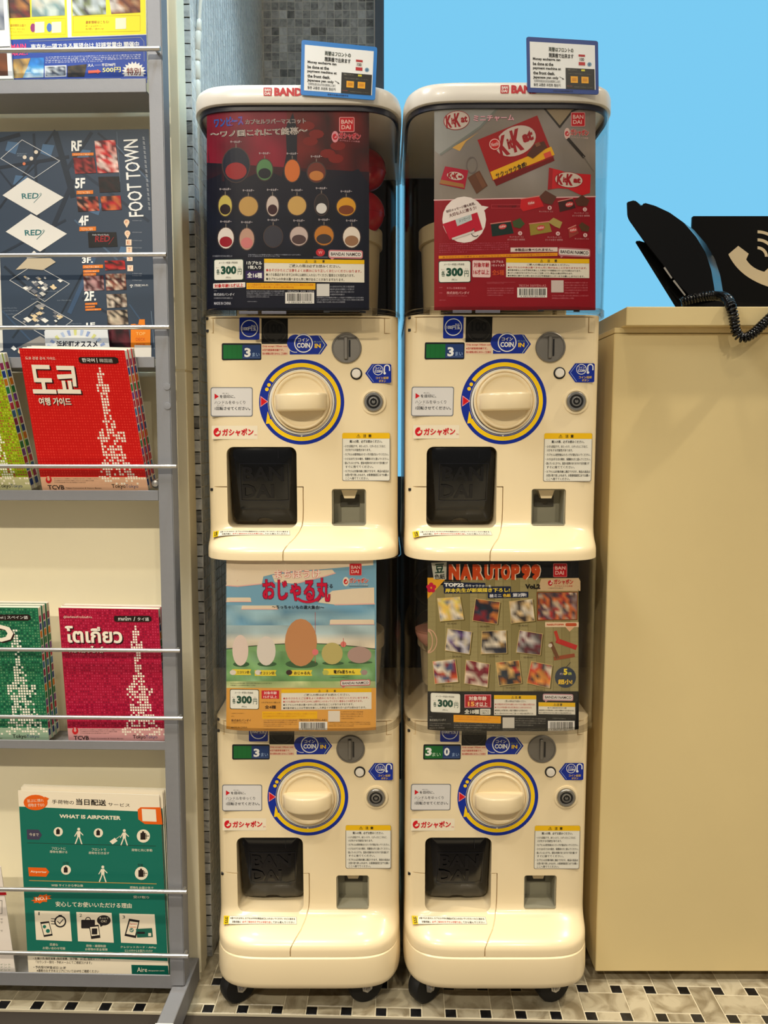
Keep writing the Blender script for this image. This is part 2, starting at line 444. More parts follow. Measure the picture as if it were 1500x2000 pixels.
bm = B(); vs = [FP(-3.5, -4.0), FP(3.2, -4.0), FP(3.2, -.752), FP(-3.5, -.752)]
loft(bm, [[v + Vector((0, 0, -.03)) for v in vs], vs]); struct('floor_front', bm, marble('pale_bounce_floor', (232, 221, 198), (208, 196, 170), 3, 0.4))  # unseen floor, added pale to bounce light up onto the lower fronts
# --- mosaic pilaster, side wall and niche wall
TP = 0.0182
bm = B(); box(bm, -0.52, -0.2852, 0.0868, 0.40, 0, 2.3); pil = struct('wall_left', bm, M_GROUTW)
me_t = []
for k in range(4):
    bm = B(); box(bm, -TP / 2 + .0008, TP / 2 - .0008, -.0018, .0018, -TP / 2 + .0008, TP / 2 - .0008, 0.0003)
    me = bpy.data.meshes.new('mosaic_tile'); bm.to_mesh(me); bm.free(); me.materials.append(M_MOS[k]); me_t.append(me)
rnd = random.Random(4)
def mosaic(parent, x, y, z, w=None):
    o = bpy.data.objects.new('mosaic_tile', me_t[rnd.choices(range(4), w or (5, 3, 1, 4))[0]]); COL.objects.link(o); o.parent = parent
    o.location = Vector((x, y + rnd.uniform(-.0002, .0002), z)) - Vector(parent.location)
    o.rotation_euler = (rnd.uniform(-.006, .006), 0, rnd.uniform(-.006, .006))
for r_ in range(0, 98):
    for c in range(2): mosaic(pil, -0.2850 - TP / 2 - c * TP, 0.0881, .009 + r_ * TP, (3, 1, .4, 6))
# narrow receding side wall of the niche: its tiles are too thin in the picture to pick apart
bm = B()
for r_ in range(0, 105):
    for c in range(36):
        y = .0868 + TP / 2 + c * TP; z = .009 + r_ * TP; f = (c + .5) / 36
        x = -0.2850 + .008 * f + rnd.uniform(-.0002, .0002)
        box(bm, x - .0035, x - .0001, y - TP / 2 + .0008, y + TP / 2 - .0008, z - TP / 2 + .0008, z + TP / 2 - .0008)
side = obj('mosaic_tile_field', bm, M_MOS[3], pil); side['kind'] = 'stuff'
bm = B(); v4 = [(-0.2856, .0868), (-0.2776, .752), (-0.40, .752), (-0.40, .0868)]
prism(bm, v4, 0, 2.3, 'XY'); struct('trim_3', bm, M_GROUTW)
bm = B(); box(bm, -0.5, -0.0225, 0.754, 0.80, 0, 2.3); niche = struct('wall_back', bm, M_GROUTW)
for r_ in range(0, 15):
    for c in range(16): mosaic(niche, -0.0235 - TP / 2 - c * TP * .992, 0.7553, 1.62 + r_ * TP, (5, 4, 1.6, 1))
bm = B()
for r_ in range(0, 24):
    for c in range(16):
        x = -0.0235 - TP / 2 - c * TP * .992; z = 1.62 - (r_ + 1) * TP
        box(bm, x - TP / 2 + .0008, x + TP / 2 - .0008, .7535, .7553, z - TP / 2 + .0008, z + TP / 2 - .0008)
o = obj('mosaic_tile_field', bm, M_MOS[1], niche); o['kind'] = 'stuff'
# --- backlit blue wall panel behind the machines and the counter, with its frame
bm = B(); box(bm, -0.0205, 0.0, 0.735, 0.80, 0.70, 2.3, .002); struct('trim_4', bm, mat('panel_frame', (110, 124, 140), 0.4, metal=0.4))
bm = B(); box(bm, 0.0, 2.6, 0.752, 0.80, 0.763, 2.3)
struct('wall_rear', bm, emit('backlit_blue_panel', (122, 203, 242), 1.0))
bm = B(); box(bm, 0.0, 2.6, 0.748, 0.80, 0.0, 0.762); struct('wall_rear_base', bm, mat('dark_plinth', (24, 34, 46), 0.5))

# --- cream partition behind the rack, two boards with a joint
ra = R(1.5); RD = Vector((math.cos(ra), -math.sin(ra), 0)); RN = Vector((-math.sin(ra), -math.cos(ra), 0))
RO = Vector((-0.2965, -0.036, 0))
def RW(x, off, z): return RO + RD * x - RN * off + Vector((0, 0, z))
def rbox(bm, x0, x1, o0, o1, z0, z1, bev=0.0, seg=1):
    m = Matrix.Translation(RO) @ Matrix(((RD.x, -RN.x, 0, 0), (RD.y, -RN.y, 0, 0), (0, 0, 1, 0), (0, 0, 0, 1)))
    box(bm, x0, x1, o0, o1, z0, z1, bev, m, seg)
zs = at(360, 724, 0.03).z
bm = B(); rbox(bm, -0.70, 0.0043, 0.067, 0.105, 0.012, zs - .0012, .0012); rbox(bm, -0.70, 0.0043, 0.067, 0.105, zs + .0012, 1.9, .0012)
rbox(bm, -0.70, 0.0023, 0.069, 0.105, 0.0, 1.9)
struct('wall_partition', bm, M_CREAM)

# ================================================================ DISPLAY RACK
def RP(off): return Plane(RW(0, off, 0), RN)
rk = thing('magazine_rack', RW(-.15, .03, 0), 'grey steel magazine rack with silver rods and slanted trays, left of the machines', 'rack')
# upright: a box section that follows the measured edges, very slightly out of plumb
pf = RP(0.0); pb = RP(0.028)
def up_ring(py):
    a, b = pf(286 + 46 * py / 1900, py), pf(314 + 46 * py / 1900, py)
    return [a, b, b - RN * .028, a - RN * .028]
bm = B(); loft(bm, [up_ring(1925), up_ring(-260)])
bmesh.ops.bevel(bm, geom=[e for e in bm.edges if abs(e.verts[0].co.z - e.verts[1].co.z) > .5], offset=.0012, segments=2, affect='EDGES')
upr = obj('upright', bm, M_RACK, rk)
for py, px in ((755, 326), (793, 327)):
    bm = B(); c = pf(px, py); lathe(bm, [(.0001, -.0012), (.0048, -.0010), (.0052, .0005)], c, 'Y', 16); obj('rivet', bm, M_RACK, rk, 30)
c1 = pf(360, 1928); foot_z = c1.z
bm = B(); rbox(bm, -.022, 0.0015, -.072, .066, 0.002, foot_z, .001)
obj('foot', bm, M_RACK, rk)
bm = B(); rbox(bm, -.0235, 0.003, -.0745, -.0722, 0.001, foot_z + .001, .0006); obj('foot_cap', bm, mat('white_cap', (226, 224, 216), 0.5), rk)
SHELF = [(153, 180), (697, 718), (958, 978), (1448, 1465), (1904, 1930)]
xr = -.0205
TRAYZ = []
for y0, y1 in SHELF:
    z1, z0 = pf(200, y0).z, pf(200, y1).z; TRAYZ.append((z0, z1))
    t = obj('tray', (lambda b: (rbox(b, -.68, xr, .0015, .0035, z0, z1, .0006), rbox(b, -.68, xr, .0035, .066, z0, z0 + .002), b)[2])(B()), M_RACK, rk)
RODS = [(95, 313), (497, 325), (639, 331), (911, 345), (1271, 352), (1403, 357), (1742, 365), (1867, 368)]
prod = RP(-.0105)
for py, px in RODS:
    e = prod(px, py); a = e - RD * .75; bm = B()
    tube(bm, [a, a.lerp(e, .5), e], .0030, 12); obj('rod', bm, M_ROD, rk, 40)
    bm = B(); q = e - RD * .006; tube(bm, [q + RN * 0, q - RN * .0105], .0022, 8)
    obj('rod_pin', bm, M_ROD, rk, 40)
bm = B(); e = RP(.02)(306, 944); lathe(bm, [(.0001, -.009), (.0045, -.0078), (.007, -.003), (.0075, .002), (.005, .006)], e, 'Y', 18)
obj('bolt', bm, M_ROD, rk, 40)

# ---------------------------------------------------------------- printed matter on the rack
INK_P = ink('printed_paper', 0.45, 0.25); INK_S = ink('printed_sticker', 0.35, 0.3); INK_M = ink('printed_card', 0.55, 0.3)
def lean_plane(ob, ot, z0, z1):
    a = RW(0, ob, z0); up = (RW(0, ot, z1) - a); n = RD.cross(up).normalized()
    if n.dot(RN) < 0: n = -n
    return Plane(a, n)
def slab_from_quad(bm, cs, n, t0, t1):
    loft(bm, [[c - n * t1 for c in cs], [c - n * t0 for c in cs]])
def sheet(name, label, cat, quad, pl, p, thick=0.0012, group=None, back=None, mesh_mat=None):
    """a flyer: printed front over a thin stack of paper"""
    cs = [pl(*q) for q in quad]; base = (cs[2] + cs[3]) / 2
    t = thing(name, base, label, cat, group)
    bm = B(); slab_from_quad(bm, cs, pl.n, 0.0001, thick); obj('paper', bm, back or M_PAPER, t)
    p.build('print', pl, mesh_mat or INK_P, t)
    return t
def book(name, labels, quad, pl, p, thick, copies, group, tabs=True, spread=(0, 0, 0)):
    cs = [pl(*q) for q in quad]; base = (cs[2] + cs[3]) / 2 ; n = pl.n
    t = thing(name, base - n * thick / 2, labels[0], 'guidebook', group)
    up = (cs[0] - cs[3]).normalized(); rt = (cs[1] - cs[0]).normalized()
    ins = [cs[0] - up * .001, cs[1] - up * .001 - rt * .0006, cs[2] + up * .0006 - rt * .0006, cs[3] + up * .0006]
    bm = B(); slab_from_quad(bm, ins, n, .0005, thick - .0005); pg = obj('pages', bm, mat('page_edges', (222, 214, 194), 0.8, var=0.12, scale=700), t)
    bm = B(); slab_from_quad(bm, cs, n, .00012, .0005); slab_from_quad(bm, cs, n, thick - .0005, thick - .0001); cv = obj('cover', bm, M_PAPER, t)
    pr = p.build('cover_print', pl, INK_P, t)
    parts = [pg, cv, pr]
    if tabs:
        cols = [(150, 30, 80), (30, 60, 130), (214, 120, 20), (40, 120, 60), (120, 60, 140), (190, 40, 60), (60, 110, 160)]
        bm = B(); me = bpy.data.meshes.new('index_tabs'); V, FA_, CO = [], [], []
        a, b = ins[1] + rt * .0002, ins[2] + rt * .0002
        N = 16
        for k in range(N):
            u0, u1 = .06 + .92 * k / N, .06 + .92 * (k + .82) / N
            q = [a.lerp(b, u0), a.lerp(b, u1)]; i0 = len(V)
            for w in (q[0] - n * .0008, q[1] - n * .0008, q[1] - n * (thick * .85), q[0] - n * (thick * .85)): V.append(tuple(w - world_of(t)))
            FA_.append((i0, i0 + 1, i0 + 2, i0 + 3)); CO += [s2l(cols[k % 7])] * 4
        bm.free(); me.from_pydata(V, [], FA_)
        ca = me.color_attributes.new('ink', 'FLOAT_COLOR', 'CORNER'); ca.data.foreach_set('color', np.array(CO, dtype=np.float32).ravel())
        parts.append(mesh_obj('index_tabs', me, INK_M, t))
    for k in range(1, copies):
        c = t.copy(); COL.objects.link(c); c.location = t.location - n * (thick + .0008) * k + Vector(spread) * k
        c['label'] = labels[k]
        for q in parts:
            d = q.copy(); COL.objects.link(d); d.parent = c
    return t
def dots(p, q, nx, ny, base, hi, tower=None, seed=1, lv=1):
    """halftone cover: a grid of squares, the tower picked out in pale squares"""
    q = [np.array(v, float) for v in q]; rnd = random.Random(seed)
    def pt(u, w): return (q[0] * (1 - u) + q[1] * u) * (1 - w) + (q[3] * (1 - u) + q[2] * u) * w
    for j in range(ny):
        for i in range(nx):
            u, w = (i + .5) / nx, (j + .5) / ny; c = base; r = .26
            if tower:
                h = tower(u, w)
                if h: c = hi if rnd.random() < h else rnd.choice(base if isinstance(base, list) else [base]); r = .36
            if isinstance(c, list): c = rnd.choice(c)
            p.poly([tuple(pt((i + .5 + a) / nx, (j + .5 + b) / ny)) for a, b in ((-r, -r), (r, -r), (r, r), (-r, r))], c, lv)
def tower_fn(cx):
    prof = [(0.12, .006), (.17, .03), (.21, .025), (.235, .055), (.30, .06), (.31, .03), (.36, .03), (.42, .03), (.44, .045), (.50, .06), (.57, .075), (.58, .135), (.65, .14), (.66, .10), (.72, .115), (.80, .14), (.86, .165), (.90, .18), (.95, .19), (1.0, .2)]
    def f(u, w):
        if w < .12: return 0
        k = 0
        for a, b in zip(prof[:-1], prof[1:]):
            if a[0] <= w < b[0]: k = a[1]
        if abs(u - cx) > k: return 0
        if w > .86 and abs(u - cx) < .06 - (w - .86) * .1: return .35
        return .85 if w < .58 else .68
    return f

# top flyer, yellow over blue
pl = lean_plane(.022, .034, TRAYZ[0][0], TRAYZ[0][0] + .3)
p = Print(0, 0, 3.947); p.poly([(45, -420), (1125, -440), (1130, 600), (100, 612)], (236, 236, 226), 0)
p.poly([(50, -400), (500, -410), (522, 288), (78, 304)], (246, 232, 12)); p.poly([(545, -410), (1115, -420), (1126, 262), (552, 280)], (246, 232, 12))
p.photo([(55, -120), (225, -125), (234, 132), (72, 140)], [(120, 30, 20), (40, 22, 14), (170, 110, 50), (60, 30, 20)], 4, 6, 1, 2)
p.photo([(242, -130), (494, -135), (500, 118), (244, 130)], [(120, 150, 150), (190, 200, 190), (150, 165, 160), (215, 210, 190)], 7, 6, 2, 2)
p.photo([(552, -130), (812, -140), (818, 110), (560, 122)], [(180, 190, 190), (60, 56, 60), (120, 130, 90), (205, 210, 205)], 8, 6, 3, 2)
p.photo([(822, -140), (1078, -145), (1082, 96), (858, 108)], [(150, 90, 50), (210, 200, 190), (90, 40, 26), (190, 150, 110)], 6, 6, 5, 2)
for x0, x1, y0, y1 in ((74, 505, 150, 272), (565, 1080, 126, 248)):
    p.frame(x0, y0, x1, y1, 2, (200, 170, 0), 2, -8)
p.text('最新情報はこちら!', 660, 160, 840, 184, (190, 120, 20), 2, .01, -4); p.text('詳しくは 公式サイト', 660, 192, 780, 208, (190, 120, 20), 2); p.text('お問い合わせ', 660, 214, 800, 230, (190, 120, 20), 2)
p.text('最新情報をお届け!', 80, 184, 200, 206, (190, 120, 20), 2); p.text('アプリ・サイトから', 80, 216, 190, 232, (190, 120, 20), 2); p.text('ごらんください', 84, 238, 180, 254, (190, 120, 20), 2)
p.disc(254, 214, 20, (150, 40, 110), 2, 34); p.disc(380, 212, 20, (60, 110, 190), 2, 34)
for x in (268, 398): p.rect(x, 170, x + 74, 254, (240, 238, 200), 2, -4)
p.rect(890, 140, 972, 226, (240, 238, 210), 2, -4)
p.poly([(80, 306), (1128, 268), (1134, 600), (100, 612)], (28, 66, 158))
p.line([(230, 318), (1085, 288), (1110, 320), (1112, 470)], 5, (120, 130, 150), 2)
p.textq('東京を一望できる展望台は 好評営業中 開催中', [(236, 340), (1070, 318), (1074, 364), (240, 384)], (236, 238, 240), 3, .03)
p.textq('MAIN', [(84, 342), (200, 336), (202, 378), (84, 384)], (236, 60, 120), 3, .03); p.textq('限定!', [(84, 390), (214, 384), (214, 424), (90, 430)], (236, 60, 120), 3, .03)
p.line([(236, 400), (1060, 386)], 3, (170, 180, 200), 2)
lines(p, 350, 436, 1086, 492, 4, (228, 232, 240), 2, 1, .7, -20)
p.photo([(100, 456), (235, 448), (180, 600), (106, 604)], [(190, 150, 80), (110, 90, 60), (200, 180, 130)], 3, 3, 7, 2)
p.photo([(240, 446), (340, 444), (336, 596), (176, 600)], [(40, 140, 210), (120, 190, 230), (220, 236, 244)], 4, 6, 8, 3, [[(30, 120, 200)], [(70, 160, 220), (200, 226, 240)], [(210, 230, 240), (120, 180, 220)]])
p.rect(345, 508, 512, 596, (220, 222, 226), 2, -6); p.photo([(352, 516), (506, 510), (506, 580), (352, 586)], [(60, 70, 90), (150, 160, 170), (30, 34, 44), (190, 196, 200)], 6, 4, 9, 3)
p.photo([(520, 510), (670, 494), (650, 592), (520, 594)], [(46, 36, 24), (80, 66, 40), (20, 20, 20)], 4, 4, 10, 2)
p.text('大人 ── 平日700円', 676, 492, 888, 516, WHT, 3, .03, -6); p.poly([(680, 544), (750, 540), (750, 532), (780, 552), (750, 570), (750, 562), (680, 566)], (226, 96, 70), 3)
p.text('500円', 790, 520, 930, 560, (246, 236, 150), 3, .02, -4)
st = []
for k in range(40):
    a = 2 * math.pi * k / 40; r = 95 if k % 2 else 72; st.append((1032 + r * math.cos(a), 556 + r * .88 * math.sin(a)))
for k in range(40): p.poly([(1032, 556), st[k], st[(k + 1) % 40]], (236, 234, 226), 3)
p.text('特別', 976, 522, 1084, 580, (120, 30, 30), 4, .02); p.rect(930, 588, 1134, 640, (28, 66, 158), 4)
sheet('flyer', 'yellow and blue attraction flyer in the top tray of the rack', 'flyer', [(45/3.947, -420/3.947), (1125/3.947, -440/3.947), (1132/3.947, 604/3.947), (100/3.947, 612/3.947)], pl, p, .004)
pl2 = lean_plane(.018, .032, TRAYZ[0][0], TRAYZ[0][0] + .3)
p = Print(0, 0, 3.947); p.poly([(-700, -420), (20, -420), (98, 606), (-700, 620)], (232, 231, 228), 0)
p.photo([(-600, -300), (10, -300), (36, 230), (-600, 250)], [(150, 156, 166), (200, 202, 206), (90, 100, 120)], 6, 6, 11); p.photo([(-600, 410), (52, 404), (62, 582), (-600, 590)], [(110, 56, 14), (140, 80, 24), (90, 44, 12)], 5, 3, 12); p.line([(-100, 366), (74, 360)], 6, BLK, 2)
sheet('flyer', 'white flyer with a brown picture cut by the left edge, in the top tray', 'flyer', [(-700/3.947, -420/3.947), (20/3.947, -420/3.947), (98/3.947, 606/3.947), (-700/3.947, 620/3.947)], pl2, p, .003)

# floor guide in the second tray
z0 = TRAYZ[1][0] + .002
pl = lean_plane(.020, .036, z0, z0 + .32); S = 3.947
p = Print(0, 0, S); Q = [(-30, 258), (291, 252), (306, 700), (-30, 703)]
p.poly([(x * S, y * S) for x, y in Q], (52, 66, 84), 0)
rnd = random.Random(3)
for a, b, w, c in (((-50, 1300), (520, 1210), 26, (34, 42, 54)), ((0, 1600), (420, 1010), 16, (34, 42, 54)), ((260, 1040), (310, 1960), 20, (36, 46, 60)), ((430, 1040), (560, 1500), 46, (34, 44, 56)), ((560, 1400), (300, 2000), 34, (36, 46, 60)), ((560, 1280), (1140, 1700), 22, (40, 52, 68)), ((700, 1030), (520, 1300), 26, (36, 46, 60)), ((0, 1320), (300, 1700), 14, (36, 46, 60)), ((40, 1500), (300, 1250), 10, (34, 42, 54)), ((760, 1030), (1130, 1340), 16, (38, 48, 62)), ((580, 1700), (900, 2000), 14, (70, 92, 116)), ((0, 1080), (140, 1040), 30, (34, 42, 54)), ((880, 1100), (1150, 1400), 8, (80, 100, 124)), ((0, 1960), (500, 1700), 18, (36, 46, 60)), ((100, 2600), (400, 2200), 14, (38, 48, 60)), ((540, 2400), (720, 2000), 34, (58, 82, 112)), ((40, 2060), (300, 2300), 20, (36, 46, 58)), ((640, 2300), (1140, 2600), 18, (40, 52, 68)), ((1000, 2350), (1150, 2560), 10, (60, 84, 112)), ((430, 2500), (640, 2100), 12, (36, 46, 58)), ((20, 2400), (250, 2640), 12, (58, 80, 106))):
    p.line([a, b], w, c, 1)
for (x, y) in ((60, 1090), (330, 1110), (120, 1350), (610, 1150), (700, 1560), (930, 1900)):
    p.poly([(x, y), (x + 90, y + 10), (x + 60, y + 100), (x - 20, y + 70)], (74, 104, 136), 1)
def diamond(cx, cy, w, h, c, lv, sk=0): p.poly([(cx - w, cy - sk), (cx - .18 * w, cy - h), (cx + w, cy + sk), (cx + .12 * w, cy + h)], c, lv)
p.line([(5, 1222), (170, 1078), (460, 1240), (262, 1374)], 4, (210, 212, 214), 2, True)
for x, y in ((278, 1172), (190, 1212), (242, 1222)): p.disc(x, y, 15, (220, 208, 190), 2)
p.disc(186, 1262, 12, (214, 120, 80), 2); lines(p, 130, 1180, 210, 1210, 2, (150, 170, 190), 2)
diamond(255, 1514, 236, 146, (222, 219, 212), 2, 8); diamond(280, 1794, 236, 146, (222, 219, 212), 2, 8)
for y, x in ((1488, 165), (1770, 188)):
    p.textq('RED', [(x, y + 4), (x + 138, y - 2), (x + 128, y + 42), (x + 6, y + 46)], (44, 110, 112), 3, .02); p.line([(x + 96, y + 74), (x + 150, y + 18)], 4, (44, 110, 112), 3); p.ring(x + 148, y + 8, 5, 8, (44, 110, 112), 3, 0, 360, 10)
p.poly([(205, 1990), (262, 1932), (320, 1985)], (222, 219, 212), 2)
for (t, x0, y0, x1, y1) in (('RF', 550, 1086, 630, 1166), ('5F', 578, 1374, 656, 1454), ('4F', 606, 1664, 682, 1740), ('3F.', 632, 1984, 716, 2030), ('2F.', 650, 2246, 740, 2322), ('1F', 664, 2488, 732, 2520)):
    p.text(t, x0, y0, x1, y1, WHT, 3, .035, -4)
OR = (222, 120, 30)
for x0, y0, x1, y1 in ((556, 1180, 722, 1202), (590, 1470, 718, 1498), (612, 1750, 740, 1782), (638, 2044, 794, 2070), (642, 2082, 766, 2102), (642, 2108, 740, 2128), (656, 2336, 750, 2352), (656, 2360, 732, 2374), (658, 2380, 780, 2396)):
    p.rect(x0, y0, x1, y1, OR, 3, -4); p.text('フロアのご案内', x0 + 10, y0 + 5, x0 + (x1 - x0) * .8, y1 - 4, (250, 220, 180), 4)
REDP = [(150, 22, 26), (60, 14, 16), (200, 60, 50), (30, 14, 16), (180, 30, 30)]
for q, pal, nx, ny, sd in (([(562, 1216), (724, 1212), (742, 1332), (580, 1340)], [(120, 24, 26), (60, 14, 18), (150, 50, 46)], 7, 6, 1), ([(728, 1086), (888, 1078), (918, 1328), (752, 1336)], [(230, 200, 190), (190, 40, 40), (90, 20, 24), (220, 150, 140)], 6, 10, 2),
    ([(756, 1364), (918, 1360), (928, 1478), (768, 1484)], [(14, 14, 16), (24, 24, 26), (40, 20, 20)], 6, 5, 3), ([(590, 1518), (752, 1514), (768, 1624), (602, 1632)], [(20, 16, 18), (180, 70, 50), (40, 20, 22), (210, 140, 110)], 7, 5, 4), ([(774, 1514), (930, 1508), (938, 1616), (786, 1624)], [(170, 20, 26), (200, 100, 50), (60, 20, 18)], 6, 4, 5),
    ([(676, 1790), (896, 1790), (906, 1900), (684, 1908)], [(16, 16, 18), (22, 20, 22)], 4, 3, 6), ([(806, 2010), (960, 2006), (968, 2076), (812, 2084)], REDP, 5, 4, 7), ([(812, 2112), (968, 2108), (974, 2232), (820, 2240)], [(190, 160, 140), (110, 40, 40), (220, 200, 180), (150, 90, 70), (60, 30, 30)], 8, 6, 8), ([(642, 2128), (796, 2124), (804, 2236), (650, 2244)], [(170, 130, 130), (60, 30, 34), (200, 180, 176), (100, 50, 54)], 7, 5, 9),
    ([(820, 2268), (974, 2264), (980, 2366), (826, 2374)], [(180, 166, 150), (40, 30, 28), (210, 196, 180), (110, 90, 80)], 7, 5, 10), ([(824, 2392), (980, 2388), (990, 2500), (830, 2508)], [(200, 184, 160), (60, 50, 44), (30, 28, 28), (170, 150, 130)], 6, 5, 11), ([(834, 2530), (988, 2526), (1012, 2690), (850, 2700)], [(60, 14, 24), (24, 10, 14), (90, 30, 40)], 5, 5, 12)):
    p.photo(q, pal, nx, ny, sd, 3)
p.textq('RED', [(735, 1820), (850, 1815), (846, 1862), (732, 1866)], (150, 30, 34), 4, .02); p.line([(838, 1882), (876, 1830)], 4, (150, 30, 34), 4); p.text('Hello World Media', 712, 1804, 840, 1816, (200, 200, 200), 4)
p.textq('FOOT TOWN', [(1062, 1072), (1108, 1668), (996, 1674), (950, 1080)][1:] + [(1062, 1072)], WHT, 3, .01) if False else p.textq('FOOT TOWN', [(994, 1672), (950, 1078), (1062, 1072), (1108, 1668)], WHT, 3, .012)
for k, (x, y) in enumerate(((976, 1712), (982, 1798))):
    p.disc(x, y, 22, (238, 208, 178), 3); p.poly([(x - 18, y + 12), (x + 18, y + 12), (x + 2, y + 44)], (238, 208, 178), 3); p.text('FC'[k], x - 8, y - 10, x + 8, y + 10, (200, 110, 60), 4)
for k, y in enumerate((1846, 1902, 1966, 2044)): p.rect(970 + k * 4, y, 1014 + k * 4, y + 46, (240, 214, 188), 3); p.text('ETSV'[k], 980 + k * 4, y + 10, 1002 + k * 4, y + 36, (200, 110, 60), 4)
for y in (1696, 1786, 1850, 1906, 2104, 2120, 2156, 2192, 2204): p.text('インフォメーション', 1020, y, 1094, y + 9, (200, 206, 214), 3)
for k in range(16): p.text('TEL', 1098 + k * 3, 1056 + k * 36, 1116 + k * 3, 1056 + k * 36 + 22, (206, 210, 214), 3)
p.text('FREE Wi-Fi', 1040, 2192, 1140, 2206, WHT, 3); p.ring(1012, 2210, 10, 16, WHT, 3, 215, 325, 8); p.disc(1012, 2212, 5, WHT, 3)
for cx, cy in ((305, 2188), (328, 2472)):
    p.line([(cx - 230, cy - 28), (cx - 40, cy - 150), (cx + 230, cy), (cx + 40, cy + 136)], 4, (208, 208, 204), 2, True)
    r_ = random.Random(int(cy))
    for k in range(26):
        u, v = r_.uniform(-.8, .8), r_.uniform(-.8, .8); x, y = cx + (u - v) * 115, cy - 8 + (u + v) * 72; w = r_.uniform(10, 34)
        p.poly([(x - w, y - w * .3), (x - w * .1, y - w * .7), (x + w, y), (x + w * .1, y + w * .6)], r_.choice([(196, 194, 188), (150, 150, 152), (222, 200, 160), (110, 112, 120), (230, 228, 220)]), 3)
p.poly([(120, 2080), (210, 1992), (390, 1990), (430, 2020), (330, 2082), (200, 2070)], (190, 176, 150), 4)
for k in range(18):
    r_ = random.Random(k + 50); x, y = r_.choice([(20, 2370), (30, 2390), (50, 2416), (240, 2300), (440, 2310), (500, 2340), (450, 2560), (470, 2586), (520, 2490), (350, 2180 + 60), (540, 2200), (180, 2320)]); p.text('ショップとレストラン', x, y, x + 110, y + 10, (160, 172, 186), 3)
p.poly([(130, 2680), (300, 2600), (440, 2690), (400, 2790), (200, 2790)], (126, 130, 136), 2); p.poly([(170, 2660), (310, 2590), (420, 2660), (300, 2720)], (150, 146, 140), 3)
for x, y in ((154, 2710), (228, 2708), (322, 2712)): p.disc(x, y, 16, (226, 206, 170), 4)
p.poly([(84, 2684), (104, 2664), (130, 2690), (110, 2704)], WHT, 3)
p.rect(1008, 2500, 1160, 2760, (232, 130, 20), 3, 6); p.poly([(1066, 2500), (1074, 2462), (1116, 2462), (1118, 2506)], (232, 130, 20), 3); p.poly([(1008, 2500), (1044, 2496), (1044, 2530), (1010, 2530)], (232, 130, 20), 3)
for k, t in enumerate(('TOP', 'DECK', 'TOUR')): p.text(t, 1048, 2560 + k * 44, 1120, 2584 + k * 44, (250, 200, 120) if k < 1 else (200, 70, 20), 4)
p.rect(1036, 2660, 1166, 2786, (230, 226, 216), 4, 2); p.line([(1166, 2400), (1190, 2690)], 5, (100, 120, 140), 2); p.line([(900, 1016), (926, 1400)], 2, (120, 140, 160), 2)
p.poly([(-20, 2000), (0, 1996), (24, 2700), (-20, 2720)], (216, 214, 206), 4)
t = sheet('leaflet', 'dark blue tower floor guide leaflet behind two rods in the second tray', 'leaflet', Q, pl, p, .006)
# small card standing in front of the floor guide
pl = lean_plane(.012, .016, z0, z0 + .32); p = Print(0, 480, S)
Q = [(88, 644), (209, 638), (216, 700), (92, 704)]
p.poly([(342, 660), (352, 648), (815, 634), (828, 642), (846, 880), (360, 900)], (214, 216, 218), 0)
for k in range(15):
    a = R(180 + k * 12.5); c_ = (590, 860); p.poly([(c_[0] + 130 * math.cos(a - .02), c_[1] + 110 * math.sin(a - .02)), (c_[0] + 250 * math.cos(a - .05), c_[1] + 215 * math.sin(a - .05)), (c_[0] + 250 * math.cos(a + .05), c_[1] + 215 * math.sin(a + .05)), (c_[0] + 130 * math.cos(a + .02), c_[1] + 110 * math.sin(a + .02))], [(140, 158, 200), (206, 206, 130), (170, 186, 214)][k % 3], 1)
p.disc(590, 790, 190, (226, 226, 224), 2, 100); p.text('浜松町オススメ', 434, 734, 752, 790, (24, 30, 50), 3, .035, -6)
sheet('card', 'pale card lettered in black half hidden behind the red guidebooks', 'card', Q, pl, p, .0012)

